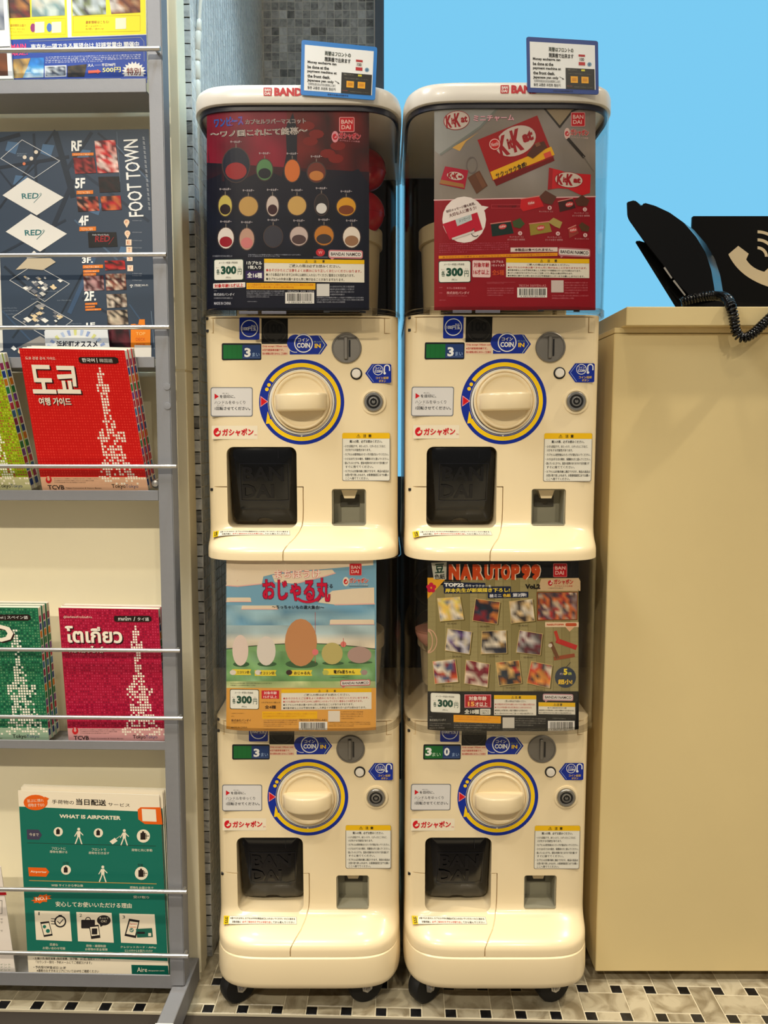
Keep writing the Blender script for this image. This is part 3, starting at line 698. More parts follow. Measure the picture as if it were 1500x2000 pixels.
# red Korean guides: three copies tipping forward in the third tray
def guide(quad, pcol, dcol, strip_c, title, sub, head, lang, seed, S_, tx):
    p = Print(); p.poly(quad, pcol, 0)
    q = [np.array(v, float) for v in quad]
    def M(u, w): return tuple((q[0] * (1 - u) + q[1] * u) * (1 - w) + (q[3] * (1 - u) + q[2] * u) * w)
    def tq(t, u0, w0, u1, w1, c, lv=4, b=0.0): p.textq(t, [M(u0, w0), M(u1, w0), M(u1, w1), M(u0, w1)], c, lv, b)
    dq = [M(0.005, .005), M(.995, .005), M(.995, .995), M(.005, .995)]
    dots(p, dq, 40, 50, dcol, (246, 240, 226), tower_fn(tx), seed, 1)
    p.poly([M(0, .905), M(.6, .905), M(1, .905), M(1, 1), M(0, 1)], strip_c, 2)
    dots(p, [M(.55, .905), M(.995, .905), M(.995, .96), M(.55, .96)], 18, 3, strip_c, (240, 232, 214), lambda u, w: .6 - w * .3, seed, 3)
    p.poly([M(u, w) for u, w in [(.56 + .02 * 0, .055), (.9, .05), (.925, .06), (.925, .088), (.9, .098), (.57, .1), (.55, .09), (.55, .065)]], (34, 22, 18), 4)
    for t, u0, w0, u1, w1, c, b in lang: tq(t, u0, w0, u1, w1, c, 5, b)
    for t, u0, w0, u1, w1, b in title:
        tq(t, u0 + .012, w0 + .008, u1 + .012, w1 + .008, (40, 8, 10), 4, b); tq(t, u0, w0, u1, w1, (242, 232, 214), 5, b)
    for t, u0, w0, u1, w1, b in sub: tq(t, u0 + .006, w0 + .004, u1 + .006, w1 + .004, (40, 8, 10), 4, b); tq(t, u0, w0, u1, w1, (242, 232, 214), 5, b)
    tq(head, .045, .058, .33, .08, (240, 210, 196), 4, .01)
    p.disc(*M(.075, .925), 6, (196, 30, 34), 3, 7); p.disc(*M(.075, .921), 2.6, strip_c, 4, 3); p.poly([M(.065, .92), M(.085, .92), M(.085, .90), M(.065, .90)], strip_c, 4)
    for k in range(3): tq(FILL[k], .125, .913 + k * .013, (.55, .5, .42)[k], .921 + k * .013, (70, 56, 50), 4)
    tq('TCVB', .055, .962, .21, .993, (40, 34, 34), 4, .02); tq('Tokyo Convention & Visitors Bureau', .225, .978, .56, .99, (60, 50, 46), 4)
    tq('Tokyo', .66, .955, .79, .99, (24, 24, 26), 4, .01); tq('Tokyo', .79, .957, .91, .988, (70, 84, 120), 4, .0)
    return p
ZT = TRAYZ[2][0] + .002
pl = lean_plane(.012, -.034, ZT, ZT + .20)
quad = [(37, 680), (243, 684), (290, 958), (83, 958)]
p = guide(quad, (206, 8, 10), [(222, 50, 40), (212, 36, 28)], (218, 172, 140), [('도쿄', .065, .115, .52, .318, .035)], [('여행 가이드', .105, .345, .41, .40, .03)], '도쿄 관광 공식 가이드', [('한국어', .58, .062, .70, .09, WHT, .02), ('|', .72, .06, .725, .092, WHT, 0), ('韓国語', .745, .063, .87, .09, (200, 196, 190), .0)], 2, 1, .735)
G = 'red Korean guidebooks in the third tray'
book('guidebook', ['red Korean travel guidebook with a dotted white tower, foremost of its stack', 'red guidebook directly behind the foremost red Korean guidebook', 'red guidebook at the very back of the red Korean stack'], quad, pl, p, .0098, 3, G, spread=(.0012, 0, -.0001))
pl = lean_plane(.012, -.030, ZT, ZT + .20)
quad = [(-190, 694), (-6, 692), (62, 957), (-125, 957)]
p = guide(quad, (150, 172, 10), [(190, 200, 60), (120, 130, 20), (170, 60, 60)], (190, 188, 140), [('TOKYO', .065, .13, .80, .26, .035)], [('Guide', .08, .31, .41, .36, .03)], 'Tokyo Travel Guide', [('English', .6, .062, .88, .09, WHT, 0)], 3, 1, .70)
book('guidebook', ['lime green travel guidebook leaning at the left edge, foremost of two', 'lime green guidebook behind the foremost lime green one'], quad, pl, p, .012, 2, 'lime green guidebooks in the third tray', spread=(.0012, 0, 0))

ZT = TRAYZ[3][0] + .002
pl = lean_plane(.014, .000, ZT, ZT + .20)
quad = [(-140, 1185), (74, 1187), (96, 1446), (-112, 1446)]
p = guide(quad, (24, 104, 70), [(60, 140, 100), (20, 70, 60), (96, 150, 110)], (150, 176, 150), [('TOKIO', -.15, .13, .755, .26, .04)], [('Guía de viaje', .18, .33, .44, .38, .03)], 'Guía oficial de Tokio', [('Español | スペイン語', .56, .062, .9, .09, WHT, 0)], 5, 1, .78)
book('guidebook', ['green Spanish guidebook cut by the left edge, foremost of its stack', 'green guidebook second in the green Spanish stack', 'green guidebook at the back of the green Spanish stack'], quad, pl, p, .0085, 3, 'green Spanish guidebooks in the fourth tray', spread=(.0016, 0, .0006))
quad = [(114, 1187), (309, 1190), (325, 1447), (134, 1447)]
p = guide(quad, (168, 8, 52), [(196, 52, 88), (186, 34, 72), (130, 10, 50)], (206, 150, 150), [('โตเกียว', .05, .135, .62, .262, .03)], [('ทราเวลไกด์', .075, .285, .42, .335, .02)], 'คู่มือท่องเที่ยวโตเกียว', [('ภาษาไทย', .59, .06, .72, .09, WHT, .01), ('/', .745, .06, .765, .092, WHT, 0), ('タイ語', .785, .063, .9, .09, WHT, .0)], 7, 1, .76)
book('guidebook', ['magenta Thai guidebook with a dotted pale tower, foremost of its stack', 'magenta guidebook behind the foremost magenta Thai guidebook'], quad, pl, p, .0095, 2, 'magenta Thai guidebooks in the fourth tray', spread=(.0008, 0, .0004))

# luggage delivery leaflet and its neighbour in the bottom tray
ZT = TRAYZ[4][0] + .002; S = 3.571
pl = lean_plane(.016, .022, ZT, ZT + .27); p = Print(0, 1480, S)
GRN = (22, 108, 92); CRM = (236, 224, 200); ORG = (226, 96, 20)
p.poly([(125, 228), (1110, 262), (1178, 1520), (200, 1512)], CRM, 0)
p.poly([(133, 340), (1122, 380), (1172, 1445), (1168, 1400), (192, 1382)], GRN, 1) if False else p.poly([(133, 340), (1122, 380), (1170, 1418), (192, 1380)], GRN, 1)
p.disc(248, 312, 84, ORG, 2, 54); p.poly([(310, 270), (342, 284), (320, 310)], ORG, 2); p.textq('並ぶに慣れ', [(188, 290), (304, 286), (306, 308), (190, 312)], CRM, 3); p.textq('荷物までGO', [(194, 320), (308, 316), (310, 340), (196, 344)], CRM, 3)
p.textq('手荷物の', [(362, 292), (515, 298), (516, 326), (362, 320)], (60, 50, 44), 2, .0); p.textq('当日配送', [(530, 284), (738, 294), (740, 336), (530, 328)], (40, 34, 30), 2, .03); p.textq('サービス', [(754, 312), (905, 320), (905, 342), (754, 336)], (60, 50, 44), 2)
p.poly([(960, 362), (980, 345), (1120, 346), (1134, 466), (1010, 462), (965, 430)], ORG, 2); p.poly([(988, 356), (1086, 360), (1092, 446), (994, 442)], CRM, 3)
p.textq('WHAT IS AIRPORTER', [(414, 394), (842, 406), (842, 434), (414, 420)], CRM, 2, .035)
p.poly([(186, 500), (270, 502), (292, 538), (272, 572), (190, 570)], (66, 62, 84), 2); p.textq('今まで', [(204, 524), (270, 526), (270, 548), (204, 546)], CRM, 3)
p.line([(190, 594), (1086, 616)], 3, (40, 60, 50), 2)
def bag(x, y, r, two=False):
    p.disc(x, y, r, CRM, 2); p.rr(x - r * .45, y - r * .5, x + r * .35, y + r * .55, 4, (40, 30, 28), 3); p.rect(x - r * .2, y - r * .72, x + r * .1, y - r * .5, (40, 30, 28), 3)
    if two: p.line([(x + r * .5, y - r * .3), (x + r * .5, y + r * .4)], 4, (40, 30, 28), 3); p.line([(x + r * .2, y), (x + r * .85, y)], 4, (40, 30, 28), 3)
def walker(x, y, c=CRM, k=1.0):
    p.disc(x + 3 * k, y - 52 * k, 10 * k, c, 2); p.poly([(x - 10 * k, y - 38 * k), (x + 14 * k, y - 40 * k), (x + 14 * k, y + 2 * k), (x - 8 * k, y + 2 * k)], c, 2)
    p.line([(x - 8 * k, y - 32 * k), (x - 24 * k, y - 4 * k)], 6 * k, c, 2); p.line([(x + 12 * k, y - 32 * k), (x + 32 * k, y - 12 * k)], 6 * k, c, 2)
    p.line([(x - 2 * k, y), (x - 20 * k, y + 48 * k)], 8 * k, c, 2); p.line([(x + 8 * k, y), (x + 24 * k, y + 50 * k)], 8 * k, c, 2)
for x, y, r, tw in ((406, 516, 32, 0), (686, 524, 32, 0), (1000, 546, 46, 1), (460, 782, 34, 0), (986, 806, 46, 1)): bag(x, y, r, tw); p.line([(x + 4, y + r), (x + 4, y + r + 36)], 2, (50, 80, 66), 1.6)
walker(546, 550); walker(864, 560); walker(714, 814)
p.poly([(764, 584), (800, 558), (820, 580), (786, 604)], CRM, 2); p.line([(810, 566), (836, 546)], 3, CRM, 2)
for x0, y0, x1, t in ((360, 622, 458, 'フロントに'), (346, 646, 470, '荷物を預ける'), (640, 630, 740, 'フロントで'), (618, 654, 762, '荷物を引き出す'), (918, 634, 1062, '荷物と共に移動'), (358, 880, 580, 'WEB サイトから申込後'), (364, 904, 570, 'フロントに荷物を預ける'), (906, 896, 1070, '荷物をお届け先で'), (930, 962, 1040, '受け取り'), (438, 724, 480, '出発'), (960, 738, 998, '到着')):
    p.text(t, x0, y0, x1, y0 + 18, CRM if y0 not in (724, 738) else (30, 60, 50), 2, .0, 3)
p.poly([(196, 764), (320, 768), (344, 796), (322, 830), (202, 826)], ORG, 2); p.textq('Airporter', [(212, 786), (326, 790), (326, 808), (212, 804)], CRM, 3, .02); p.line([(204, 856), (1090, 880)], 4, (214, 160, 80), 2)
st = [(290 + (74 if k % 2 else 50) * math.cos(k * math.pi / 9), 984 + (32 if k % 2 else 22) * math.sin(k * math.pi / 9) - 12 * math.cos(k * math.pi / 9)) for k in range(18)]
for k in range(18): p.poly([(290, 984), st[k], st[(k + 1) % 18]], ORG, 2)
p.textq('NO.1', [(248, 972), (326, 966), (328, 990), (250, 998)], CRM, 3, .03)
p.textq('安心してお使いいただける理由', [(388, 1002), (918, 1014), (918, 1050), (388, 1038)], CRM, 2, .015)
for k, x in enumerate((240, 532, 832)):
    p.poly([(x, 1066 + k * 10), (x + 246, 1072 + k * 10), (x + 262, 1280 + k * 10), (x + 12, 1270 + k * 10)], CRM, 2); p.text(str(k + 1), x + (28 if k == 0 else 22), 1076 + k * 12, x + (36 if k == 0 else 40), 1098 + k * 12, (40, 60, 54), 3)
DK = (34, 30, 32)
p.poly([(280, 1146), (342, 1140), (368, 1240), (306, 1250)], DK, 3); p.poly([(288, 1160), (340, 1152), (360, 1228), (308, 1236)], CRM, 4)
p.disc(310, 1178, 12, GRN, 5); p.disc(334, 1208, 14, GRN, 5); p.ring(420, 1142, 32, 42, DK, 3); p.rect(408, 1096, 432, 1106, DK, 3); p.line([(402, 1142), (416, 1156), (440, 1128)], 6, DK, 3)
for k in range(3): p.line([(358, 1122 + k * 18), (384, 1124 + k * 18)], 5, DK, 3)
p.rr(566, 1130, 662, 1190, 6, DK, 3); p.ring(614, 1130, 14, 20, DK, 3, 180, 360, 10); p.poly([(620, 1170), (688, 1164), (700, 1256), (636, 1264)], DK, 4); p.poly([(628, 1182), (684, 1176), (694, 1236), (638, 1244)], CRM, 5); p.rr(640, 1190, 678, 1232, 4, DK, 6)
p.disc(724, 1134, 48, DK, 3, 36); p.poly([(692, 1154), (730, 1162), (702, 1180)], DK, 3); p.text('手ぶらで', 692, 1112, 756, 1126, CRM, 4); p.text('OK!', 704, 1132, 744, 1148, CRM, 4)
p.poly([(900, 1122), (974, 1134), (948, 1258), (868, 1242)], DK, 3); p.poly([(906, 1140), (964, 1148), (942, 1240), (880, 1228)], CRM, 4); p.text('Payment', 904, 1152, 956, 1168, (200, 40, 40), 5); p.text('Success', 902, 1172, 950, 1186, (220, 100, 30), 5); p.disc(918, 1202, 15, (90, 130, 120), 5); p.line([(910, 1202), (916, 1208), (928, 1196)], 4, CRM, 6)
p.poly([(948, 1194), (1060, 1188), (1066, 1250), (956, 1254)], (30, 96, 80), 5); p.rect(956, 1214, 1010, 1228, DK, 6); p.rect(1034, 1222, 1054, 1244, CRM, 6)
for x0, y0, x1, t in ((346, 1292, 404, '迅速な'), (298, 1318, 456, 'お問い合わせ可能'), (600, 1302, 740, '荷物・補償制度'), (594, 1326, 750, 'お荷物の安全保険'), (840, 1312, 1090, 'クレジットカード・AliPay'), (870, 1336, 1064, '以上の中からお選びいただけ')): p.text(t, x0, y0, x1, y0 + 18, CRM, 2, 0, 3)
p.poly([(192, 1380), (1170, 1418), (1176, 1448), (1178, 1520), (200, 1512)], CRM, 2)
for x0, y0, x1, t in ((230, 1390, 770, '• お届け先:指定営業 (指定営業、空港館、23 区) 指定エリアのホテル'), (250, 1414, 640, '「カウンター受付・予約メールにてご確認頂けます」'), (234, 1450, 460, '• 予約受付時間:前日 23 時'), (256, 1474, 690, '※最新のおすすめエリアについてはHPをご確認ください'),): p.text(t, x0, y0, x1, y0 + 20, (50, 44, 40), 3, .01, 6)
p.poly([(916, 1444), (1172, 1450), (1178, 1520), (920, 1514)], (10, 88, 74), 3); p.text('Aire', 956, 1462, 1026, 1494, CRM, 4); p.text('Airporter.com', 1034, 1480, 1146, 1492, CRM, 4)
Qd = [(35, 1544), (311, 1553), (330, 1905), (56, 1903)]
sheet('leaflet', 'green and white luggage delivery leaflet, foremost of the clear stack in the bottom tray', 'leaflet', Qd, pl, p, .0008)
M_CLR = clear_plastic('clear_sleeve', (0.90, 0.88, 0.84))
for k, dx in enumerate((3.0, 5.5, 8.0)):
    pk = lean_plane(.0185 + .003 * k, .025 + .003 * k, ZT, ZT + .27); pp = Print(); q = [(38 + dx, 1540 - dx), (314 + dx * 1.2, 1548 - dx), (331 + dx, 1905), (58 + dx, 1903)]
    pp.poly(q, CRM if k < 2 else (226, 218, 196), 0); pp.poly([q[0], (q[0][0] + 3, q[0][1] + 24), (q[1][0], q[1][1] + 24)], (232, 222, 200), 1); pp.poly([(q[1][0] - 3, q[1][1] + 34), (q[1][0], q[1][1] + 34), q[2], (q[2][0] - 5, q[2][1])], (90, 120, 104), 1)
    sheet('leaflet', ['second green luggage leaflet, its edge showing behind the foremost one', 'third green luggage leaflet from the front of its stack', 'rearmost leaflet of the luggage delivery stack'][k], 'leaflet', q, pk, pp, .0008, 'luggage leaflets in the bottom tray')
pl = lean_plane(.010, .016, ZT, ZT + .27); p = Print(0, 1480, S)
p.poly([(-420, 760), (4, 760), (108, 1500), (-420, 1510)], (226, 216, 206), 0); p.poly([(-420, 945), (42, 938), (46, 958), (-420, 965)], (190, 20, 34), 1)
p.frame(-380, 1000, 14, 1090, 3, (70, 66, 64), 1, -4); 
for k, y in enumerate((1120, 1142, 1200)): p.text('お問い合わせ先はこちらまで', -260, y, 20, y + 14, (60, 56, 54), 1)
for k, y in enumerate((1436, 1454, 1474)): p.text('東京観光案内ポイント', -200, y, 76, y + 12, (90, 130, 90), 1)
sheet('leaflet', 'white leaflet with a red stripe cut by the left edge of the bottom tray', 'leaflet', [(-420/S, 1480 + 760/S), (4/S, 1480 + 760/S), (108/S, 1480 + 1500/S), (-420/S, 1480 + 1510/S)], pl, p, .0012)

# ================================================================ CAPSULE MACHINES
def superell(hw, front, ys, yb, n, m, N=72):
    """plan outline seen from above: curved front from left to right, straight back"""
    th = np.linspace(math.pi, 0, 4000); c, s = np.cos(th), np.sin(th)
    x = hw * np.sign(c) * np.abs(c) ** (2 / n); y = ys - (ys - front) * np.abs(s) ** (2 / m)
    d = np.concatenate([[0], np.cumsum(np.hypot(np.diff(x), np.diff(y)))]); t = np.linspace(0, d[-1], N)
    pts = list(zip(np.interp(t, d, x), np.interp(t, d, y)))
    return [(-hw, yb)] + [(-hw, ys + (yb - ys) * .5)] + pts + [(hw, ys + (yb - ys) * .5), (hw, yb)]
YB = 0.29
O_BODY = superell(.1388, 0.0, .024, YB, 13, 2.0)
O_LIP = superell(.1398, -.050, .030, YB, 6, 2.5)
O_BASE = superell(.1412, -.0535, .032, YB, 6, 2.5)
O_DOME = superell(.1416, -.0465, .030, YB - .01, 6, 2.5)
O_LID = superell(.1432, -.0500, .030, YB, 6, 2.5)
def shrink(o, d):
    """inset an outline by d metres"""
    out = []; n = len(o)
    for i in range(n):
        a, b = Vector(o[(i - 1) % n]), Vector(o[(i + 1) % n]); t = (b - a).normalized(); nrm = Vector((-t.y, t.x))
        q = Vector(o[i]) + nrm * d; out.append((q.x, q.y))
    return out
def dome_y(x): return .030 - .0765 * (max(0.0, 1 - abs(x / .1416) ** 6)) ** (1 / 2.5)
def lip_y(x): return .030 - .080 * (max(0.0, 1 - abs(x / .1398) ** 6)) ** (1 / 2.5)
PROF = [(.098, 1), (.1065, 1), (.1105, .985), (.1135, .955), (.1165, .90), (.1205, .79), (.1255, .62), (.1305, .42), (.1355, .22), (.1395, .10), (.144, .045), (.151, .015), (.165, 0), (.4405, 0)]
def body_y(x, z):
    p = np.interp(z, [q[0] for q in PROF], [q[1] for q in PROF]); yb = .024 - .024 * max(0, 1 - abs(x / .1388) ** 13) ** .5
    return yb + (lip_y(x) - yb) * p
UX, UZ = -0.1185, 0.591            # the left upper machine is the one measured
def U(px, py, Y=0.0):
    v = at(px, py, Y); return (v.x - UX, v.z - UZ)
M_SMOKE = mat('smoked_plastic', (5, 6, 9), 0.16, spec=0.4, coat=0.1, var=0.02)
M_INNER = mat('inner_back_plastic', (30, 22, 20), 0.6, var=0.1)
M_TUB = mat('hopper_plastic', (214, 196, 156), 0.5, var=0.03)
M_LOCK = mat('lock_metal', (150, 148, 144), 0.35, metal=0.8, var=0.05)
M_SLOT = mat('coin_slot_metal', (128, 124, 118), 0.42, metal=0.6, var=0.06, bump=0.1, bscale=400)
M_CUPG = mat('cup_grey', (150, 146, 126), 0.5, var=0.03)
M_RIM = mat('smoky_rim', (120, 116, 108), 0.25, var=0.05)
M_TYRE = mat('black_rubber', (14, 14, 14), 0.6, var=0.1)
M_DOME = clear_plastic('clear_dome', (0.955, 0.95, 0.945), 1.0, 0.03)
M_LID = mat('white_lid', (228, 222, 212), 0.3, coat=0.2, var=0.01)

def bool_cut(bm_solid, cutters):
    me = bpy.data.meshes.new('solid'); bmesh.ops.recalc_face_normals(bm_solid, faces=bm_solid.faces); bm_solid.to_mesh(me); bm_solid.free()
    o = bpy.data.objects.new('solid', me); COL.objects.link(o); tmp = [o]
    for c in cutters:
        bmesh.ops.recalc_face_normals(c, faces=c.faces); m2 = bpy.data.meshes.new('cut'); c.to_mesh(m2); c.free()
        co = bpy.data.objects.new('cut', m2); COL.objects.link(co); tmp.append(co)
        md = o.modifiers.new('b', 'BOOLEAN'); md.operation = 'DIFFERENCE'; md.solver = 'EXACT'; md.object = co
    e = o.evaluated_get(bpy.context.evaluated_depsgraph_get()); r = bpy.data.meshes.new_from_object(e)
    for q in tmp: bpy.data.objects.remove(q)
    return r
# ---- shared meshes, in machine coordinates (x right, y into the machine, z up from the floor of a lower machine)
bm = B()
rings = []
for z, p in PROF: rings.append([(a[0] + (b[0] - a[0]) * p, a[1] + (b[1] - a[1]) * p, z) for a, b in zip(O_BODY, O_LIP)])
loft(bm, rings)
cuts = []
dx0, dz1 = U(442, 873); dx1, _ = U(579, 873)
DX0, DX1, DZ1, DZ0 = dx0, dx1, dz1, .139
c = B(); prism(c, rrect(DX0, DZ0, DX1, DZ1, .010), -.08, .062); cuts.append(c)
cx0, cz1 = U(648, 955); cx1, cz0 = U(715, 1026); cz0 = .1415
c = B(); prism(c, rrect(cx0, cz0, cx1, cz1, .004), -.08, .036); cuts.append(c)
def groove(pts, w=.0014, y0=-.08, y1=.005, foll=False):
    c = B()
    L, Rr = [], []
    for i, p in enumerate(pts):
        a, b = Vector(pts[max(0, i - 1)]), Vector(pts[min(len(pts) - 1, i + 1)]); t = (b - a).normalized(); n = Vector((-t.y, t.x)) * w / 2
        L.append(Vector(p) + n); Rr.append(Vector(p) - n)
    if foll:
        rings = []
        for l, r in zip(L, Rr):
            yl = body_y(l.x, l.y) + .004
            rings.append([(l.x, -.09, l.y), (r.x, -.09, r.y), (r.x, yl, r.y), (l.x, yl, l.y)])
        loft(c, rings)
    else: prism(c, [tuple(v) for v in L] + [tuple(v) for v in reversed(Rr)], y0, y1)
    return c
zt = .4375
cuts.append(groove([(-.15, zt), (.15, zt)]))
xl, zl = U(416, 650); xr_, zr = U(751, 651)
cuts.append(groove([(xl, zt), (xl, zl - .0005)])); cuts.append(groove([(-.15, zl), (xl + .0005, zl)]))
cuts.append(groove([(xr_, zt), (xr_, zr - .0005)])); cuts.append(groove([(xr_ - .0005, zr), (.15, zr)]))
zs_ = U(500, 951)[1]; xs_ = U(592, 951)[0]
cuts.append(groove([(-.15, zs_), (DX0 + .002, zs_)])); cuts.append(groove([(DX1 - .002, zs_), (xs_ + .0005, zs_)]))
path = [(xs_, zs_ + .0005), (xs_, .165), (xs_ - .0005, .150), (xs_ - .0015, .142), (xs_ - .0045, .134), (xs_ - .0100, .1265), (xs_ - .0165, .1205), (xs_ - .0205, .116), (xs_ - .0235, .111), (xs_ - .024, .106), (xs_ - .024, .0970)]
dense = []
for a, b in zip(path[:-1], path[1:]):
    for k in range(4): dense.append(tuple(Vector(a).lerp(Vector(b), k / 4)))
dense.append(path[-1]); cuts.append(groove(dense, foll=True))
me_body = bool_cut(bm, cuts); me_body.name = 'body'
if len(me_body.polygons) < 200: print('BOOLEAN FAILED', len(me_body.polygons))
me_body.materials.clear(); me_body.materials.append(M_IVORY); finish(me_body, 32)
def mk(name, fn, m, smooth=35):
    bm = B(); fn(bm); bmesh.ops.recalc_face_normals(bm, faces=bm.faces)
    me = bpy.data.meshes.new(name); bm.to_mesh(me); bm.free(); me.materials.append(m); finish(me, smooth); return me
def rings_at(o, zs): return [[(x, y, z) for x, y in o] for z in zs]
def f_base(b):
    loft(b, [[(x, y, z) for x, y in shrink(O_BASE, d)] for z, d in ((.0480, .006), (.0490, .0025), (.052, .0006), (.058, 0), (.088, .0006), (.0955, .0018), (.0975, .004))])
me_base = mk('base', f_base, M_IVORY)
def dome_mesh(z0, z1, top):
    def f(b):
        o2 = shrink(O_DOME, .0016)
        outer = rings_at(O_DOME, (z0, z0 + .09, z1)); inner = rings_at(o2, (z1, z0 + .09, z0))
        # open box: front and sides only, the rear closed by the dark back board
        loft(b, outer + inner, (False, False))
        n = len(O_DOME); b.verts.ensure_lookup_table()
        last = [b.verts[5 * n + i] for i in range(n)]; first = [b.verts[i] for i in range(n)]
        for i in range(n): b.faces.new((last[i], last[(i + 1) % n], first[(i + 1) % n], first[i]))
    return mk('dome', f, M_DOME, 50)
ZD0, ZDU, ZDL = .4390, .7125, .6885
me_domeU, me_domeL = dome_mesh(ZD0, ZDU, True), dome_mesh(ZD0, ZDL, False)
def f_rim(b):
    o1 = [(x * 1.002, y - .0022) for x, y in O_DOME]; o2 = shrink(O_DOME, .004)
    n = len(o1)
    R4 = [[(x, y, z) for x, y in o] for o, z in ((o2, .4363), (o1, .4363), (o1, .4440), (o2, .4440))]
    vr = [[b.verts.new(p) for p in r] for r in R4]
    for k in range(4):
        A, C = vr[k], vr[(k + 1) % 4]
        for i in range(2, n - 3): b.faces.new((A[i], A[i + 1], C[i + 1], C[i]))
    bmesh.ops.delete(b, geom=[v for v in b.verts if not v.link_faces], context='VERTS')
M_RIMC = clear_plastic('dome_flange', (0.84, 0.83, 0.81), .9, .06)
me_rim = mk('dome_flange', f_rim, M_RIMC, 50)
def f_lid(b):
    loft(b, [[(x, y, z) for x, y in shrink(O_LID, d)] for z, d in ((.7075, .0035), (.7078, .0005), (.709, 0), (.724, .0003), (.7295, .0022), (.7325, .006), (.7345, .014), (.7352, .03))])
me_lid = mk('lid', f_lid, M_LID, 40)
def f_liner(b):   # dark band under the lid, inside the dome
    o1 = shrink(O_DOME, .0025); o2 = shrink(O_DOME, .006)
    n = len(o1); R4 = [[(x, y, z) for x, y in o] for o, z in ((o1, .7005), (o1, .7072), (o2, .7072), (o2, .7005))]
    vr = [[b.verts.new(p) for p in r] for r in R4]
    for k in range(4):
        for i in range(1, n - 2): b.faces.new((vr[k][i], vr[k][i + 1], vr[(k + 1) % 4][i + 1], vr[(k + 1) % 4][i]))
    bmesh.ops.delete(b, geom=[v for v in b.verts if not v.link_faces], context='VERTS')
me_liner = mk('lid_seal', f_liner, mat('navy_seal', (26, 28, 48), 0.4), 50)
me_backU = mk('back_board', lambda b: box(b, -.139, .139, YB - .035, YB - .012, .4408, ZDU - .006, .001), M_INNER, None)
me_backL = mk('back_board', lambda b: box(b, -.139, .139, YB - .035, YB - .012, .4408, ZDL - .001, .001), M_INNER, None)
# hopper tub: rim band, wall and foot
def tub(zt_, zb):
    def f(b):
        N = 40; C = (0, .125)
        def rr_(r, z): return [(C[0] + r * 1.0 * math.cos(2 * math.pi * i / N), C[1] + r * .86 * math.sin(2 * math.pi * i / N), z) for i in range(N)]
        loft(b, [rr_(.108, zb), rr_(.112, zt_ - .024), rr_(.116, zt_ - .0235), rr_(.116, zt_), rr_(.113, zt_), rr_(.111, zt_ - .012)])
    return f
me_tubU = mk('hopper', tub(.585, .462), M_TUB, 40); me_tubL = mk('hopper', tub(.546, .462), M_TUB, 40)
me_feet = [mk('hopper_foot', (lambda s: lambda b: box(b, s * .093 - .008, s * .093 + .008, .06, .085, .4405, .4625, .002))(s), M_TUB, None) for s in (1, -1)]
# dial
RC = (U(590.0, 784.5)[0], U(590.0, 784.5)[1])
def f_dial(b):
    lathe(b, [(.0436, .001), (.0436, -.0035), (.0425, -.0050), (.0412, -.0050), (.0404, -.0034), (.0398, -.0034), (.0392, -.0085), (.0380, -.0098), (.0360, -.0094), (.0335, -.0072), (.024, -.0062), (.0001, -.0060)], (RC[0], 0, RC[1]), 'Y', 64)
me_dial = mk('dial', f_dial, M_IVORY, 30)
def f_grip(b):
    rings = []
    for z, k, in ((-.0135, .90), (-.0125, .96), (-.010, 1.0), (.0075, 1.0), (.0100, .97), (.0112, .90)):
        pts = []; N = 22
        for i in range(N + 1):
            u = -1 + 2 * i / N; x = .0372 * u * k; y = -.0075 - .0215 * k * (1 - abs(u) ** 2.6) ** .8 - .002
            pts.append((x, y))
        pts += [(.0372 * k, -.005), (-.0372 * k, -.005)]
        rings.append([(x, y, z) for x, y in pts])
    loft(b, rings)
    a = R(-1.5); bmesh.ops.rotate(b, verts=b.verts, cent=(0, 0, 0), matrix=Matrix.Rotation(a, 3, 'Y'))
    bmesh.ops.translate(b, verts=b.verts, vec=(RC[0], 0, RC[1]))
me_grip = mk('grip', f_grip, M_IVORY, 50)
# coin slot
sc_ = U(677.0, 680.0)
def f_slot(b):
    lathe(b, [(.0212, .001), (.0212, -.0022), (.0202, -.0030), (.0192, -.0030), (.0188, -.0018), (.0001, -.0018)], (sc_[0], 0, sc_[1]), 'Y', 48)
    box(b, sc_[0] - .0036, sc_[0] + .0016, -.0052, -.001, sc_[1] - .0155, sc_[1] + .0155, .0008)
me_slot = mk('coin_slot', f_slot, M_SLOT, 35)
me_slit = mk('slit', lambda b: box(b, sc_[0] + .0030, sc_[0] + .0055, -.0024, -.0012, sc_[1] - .0125, sc_[1] + .0115, .0003), M_DARK, None)
# return button, lock
bc = U(696, 730)
me_btn = mk('return_button', lambda b: lathe(b, [(.0085, .001), (.0085, -.0009), (.0072, -.0012)], (bc[0], 0, bc[1]), 'Y', 28), M_DARK, 35)
me_btn2 = mk('button_cap', lambda b: lathe(b, [(.0064, -.0006), (.0064, -.0030), (.0054, -.0040), (.0001, -.0042)], (bc[0], 0, bc[1]), 'Y', 28), M_LID, 35)
lc = U(729.5, 785)
me_lockr = mk('lock_collar', lambda b: lathe(b, [(.0180, .0005), (.0178, -.0012), (.0150, -.0016), (.0142, -.0006), (.0135, -.0006)], (lc[0], 0, lc[1]), 'Y', 36), M_IVORY, 35)
me_lock = mk('lock', lambda b: lathe(b, [(.0136, .0005), (.0136, -.0030), (.0125, -.0042), (.0100, -.0042), (.0092, -.0026), (.0072, -.0026), (.0068, -.0044), (.0050, -.0046), (.0046, -.0022), (.0026, -.0022), (.0024, -.0044), (.0001, -.0046)], (lc[0], 0, lc[1]), 'Y', 36), M_LOCK, 30)
me_key = mk('key_notch', lambda b: (box(b, lc[0] - .0007, lc[0] + .0007, -.0050, -.0030, lc[1] + .001, lc[1] + .0055), lathe(b, [(.0095, -.0029), (.0071, -.0030)], (lc[0], 0, lc[1]), 'Y', 28)), M_DARK, None)
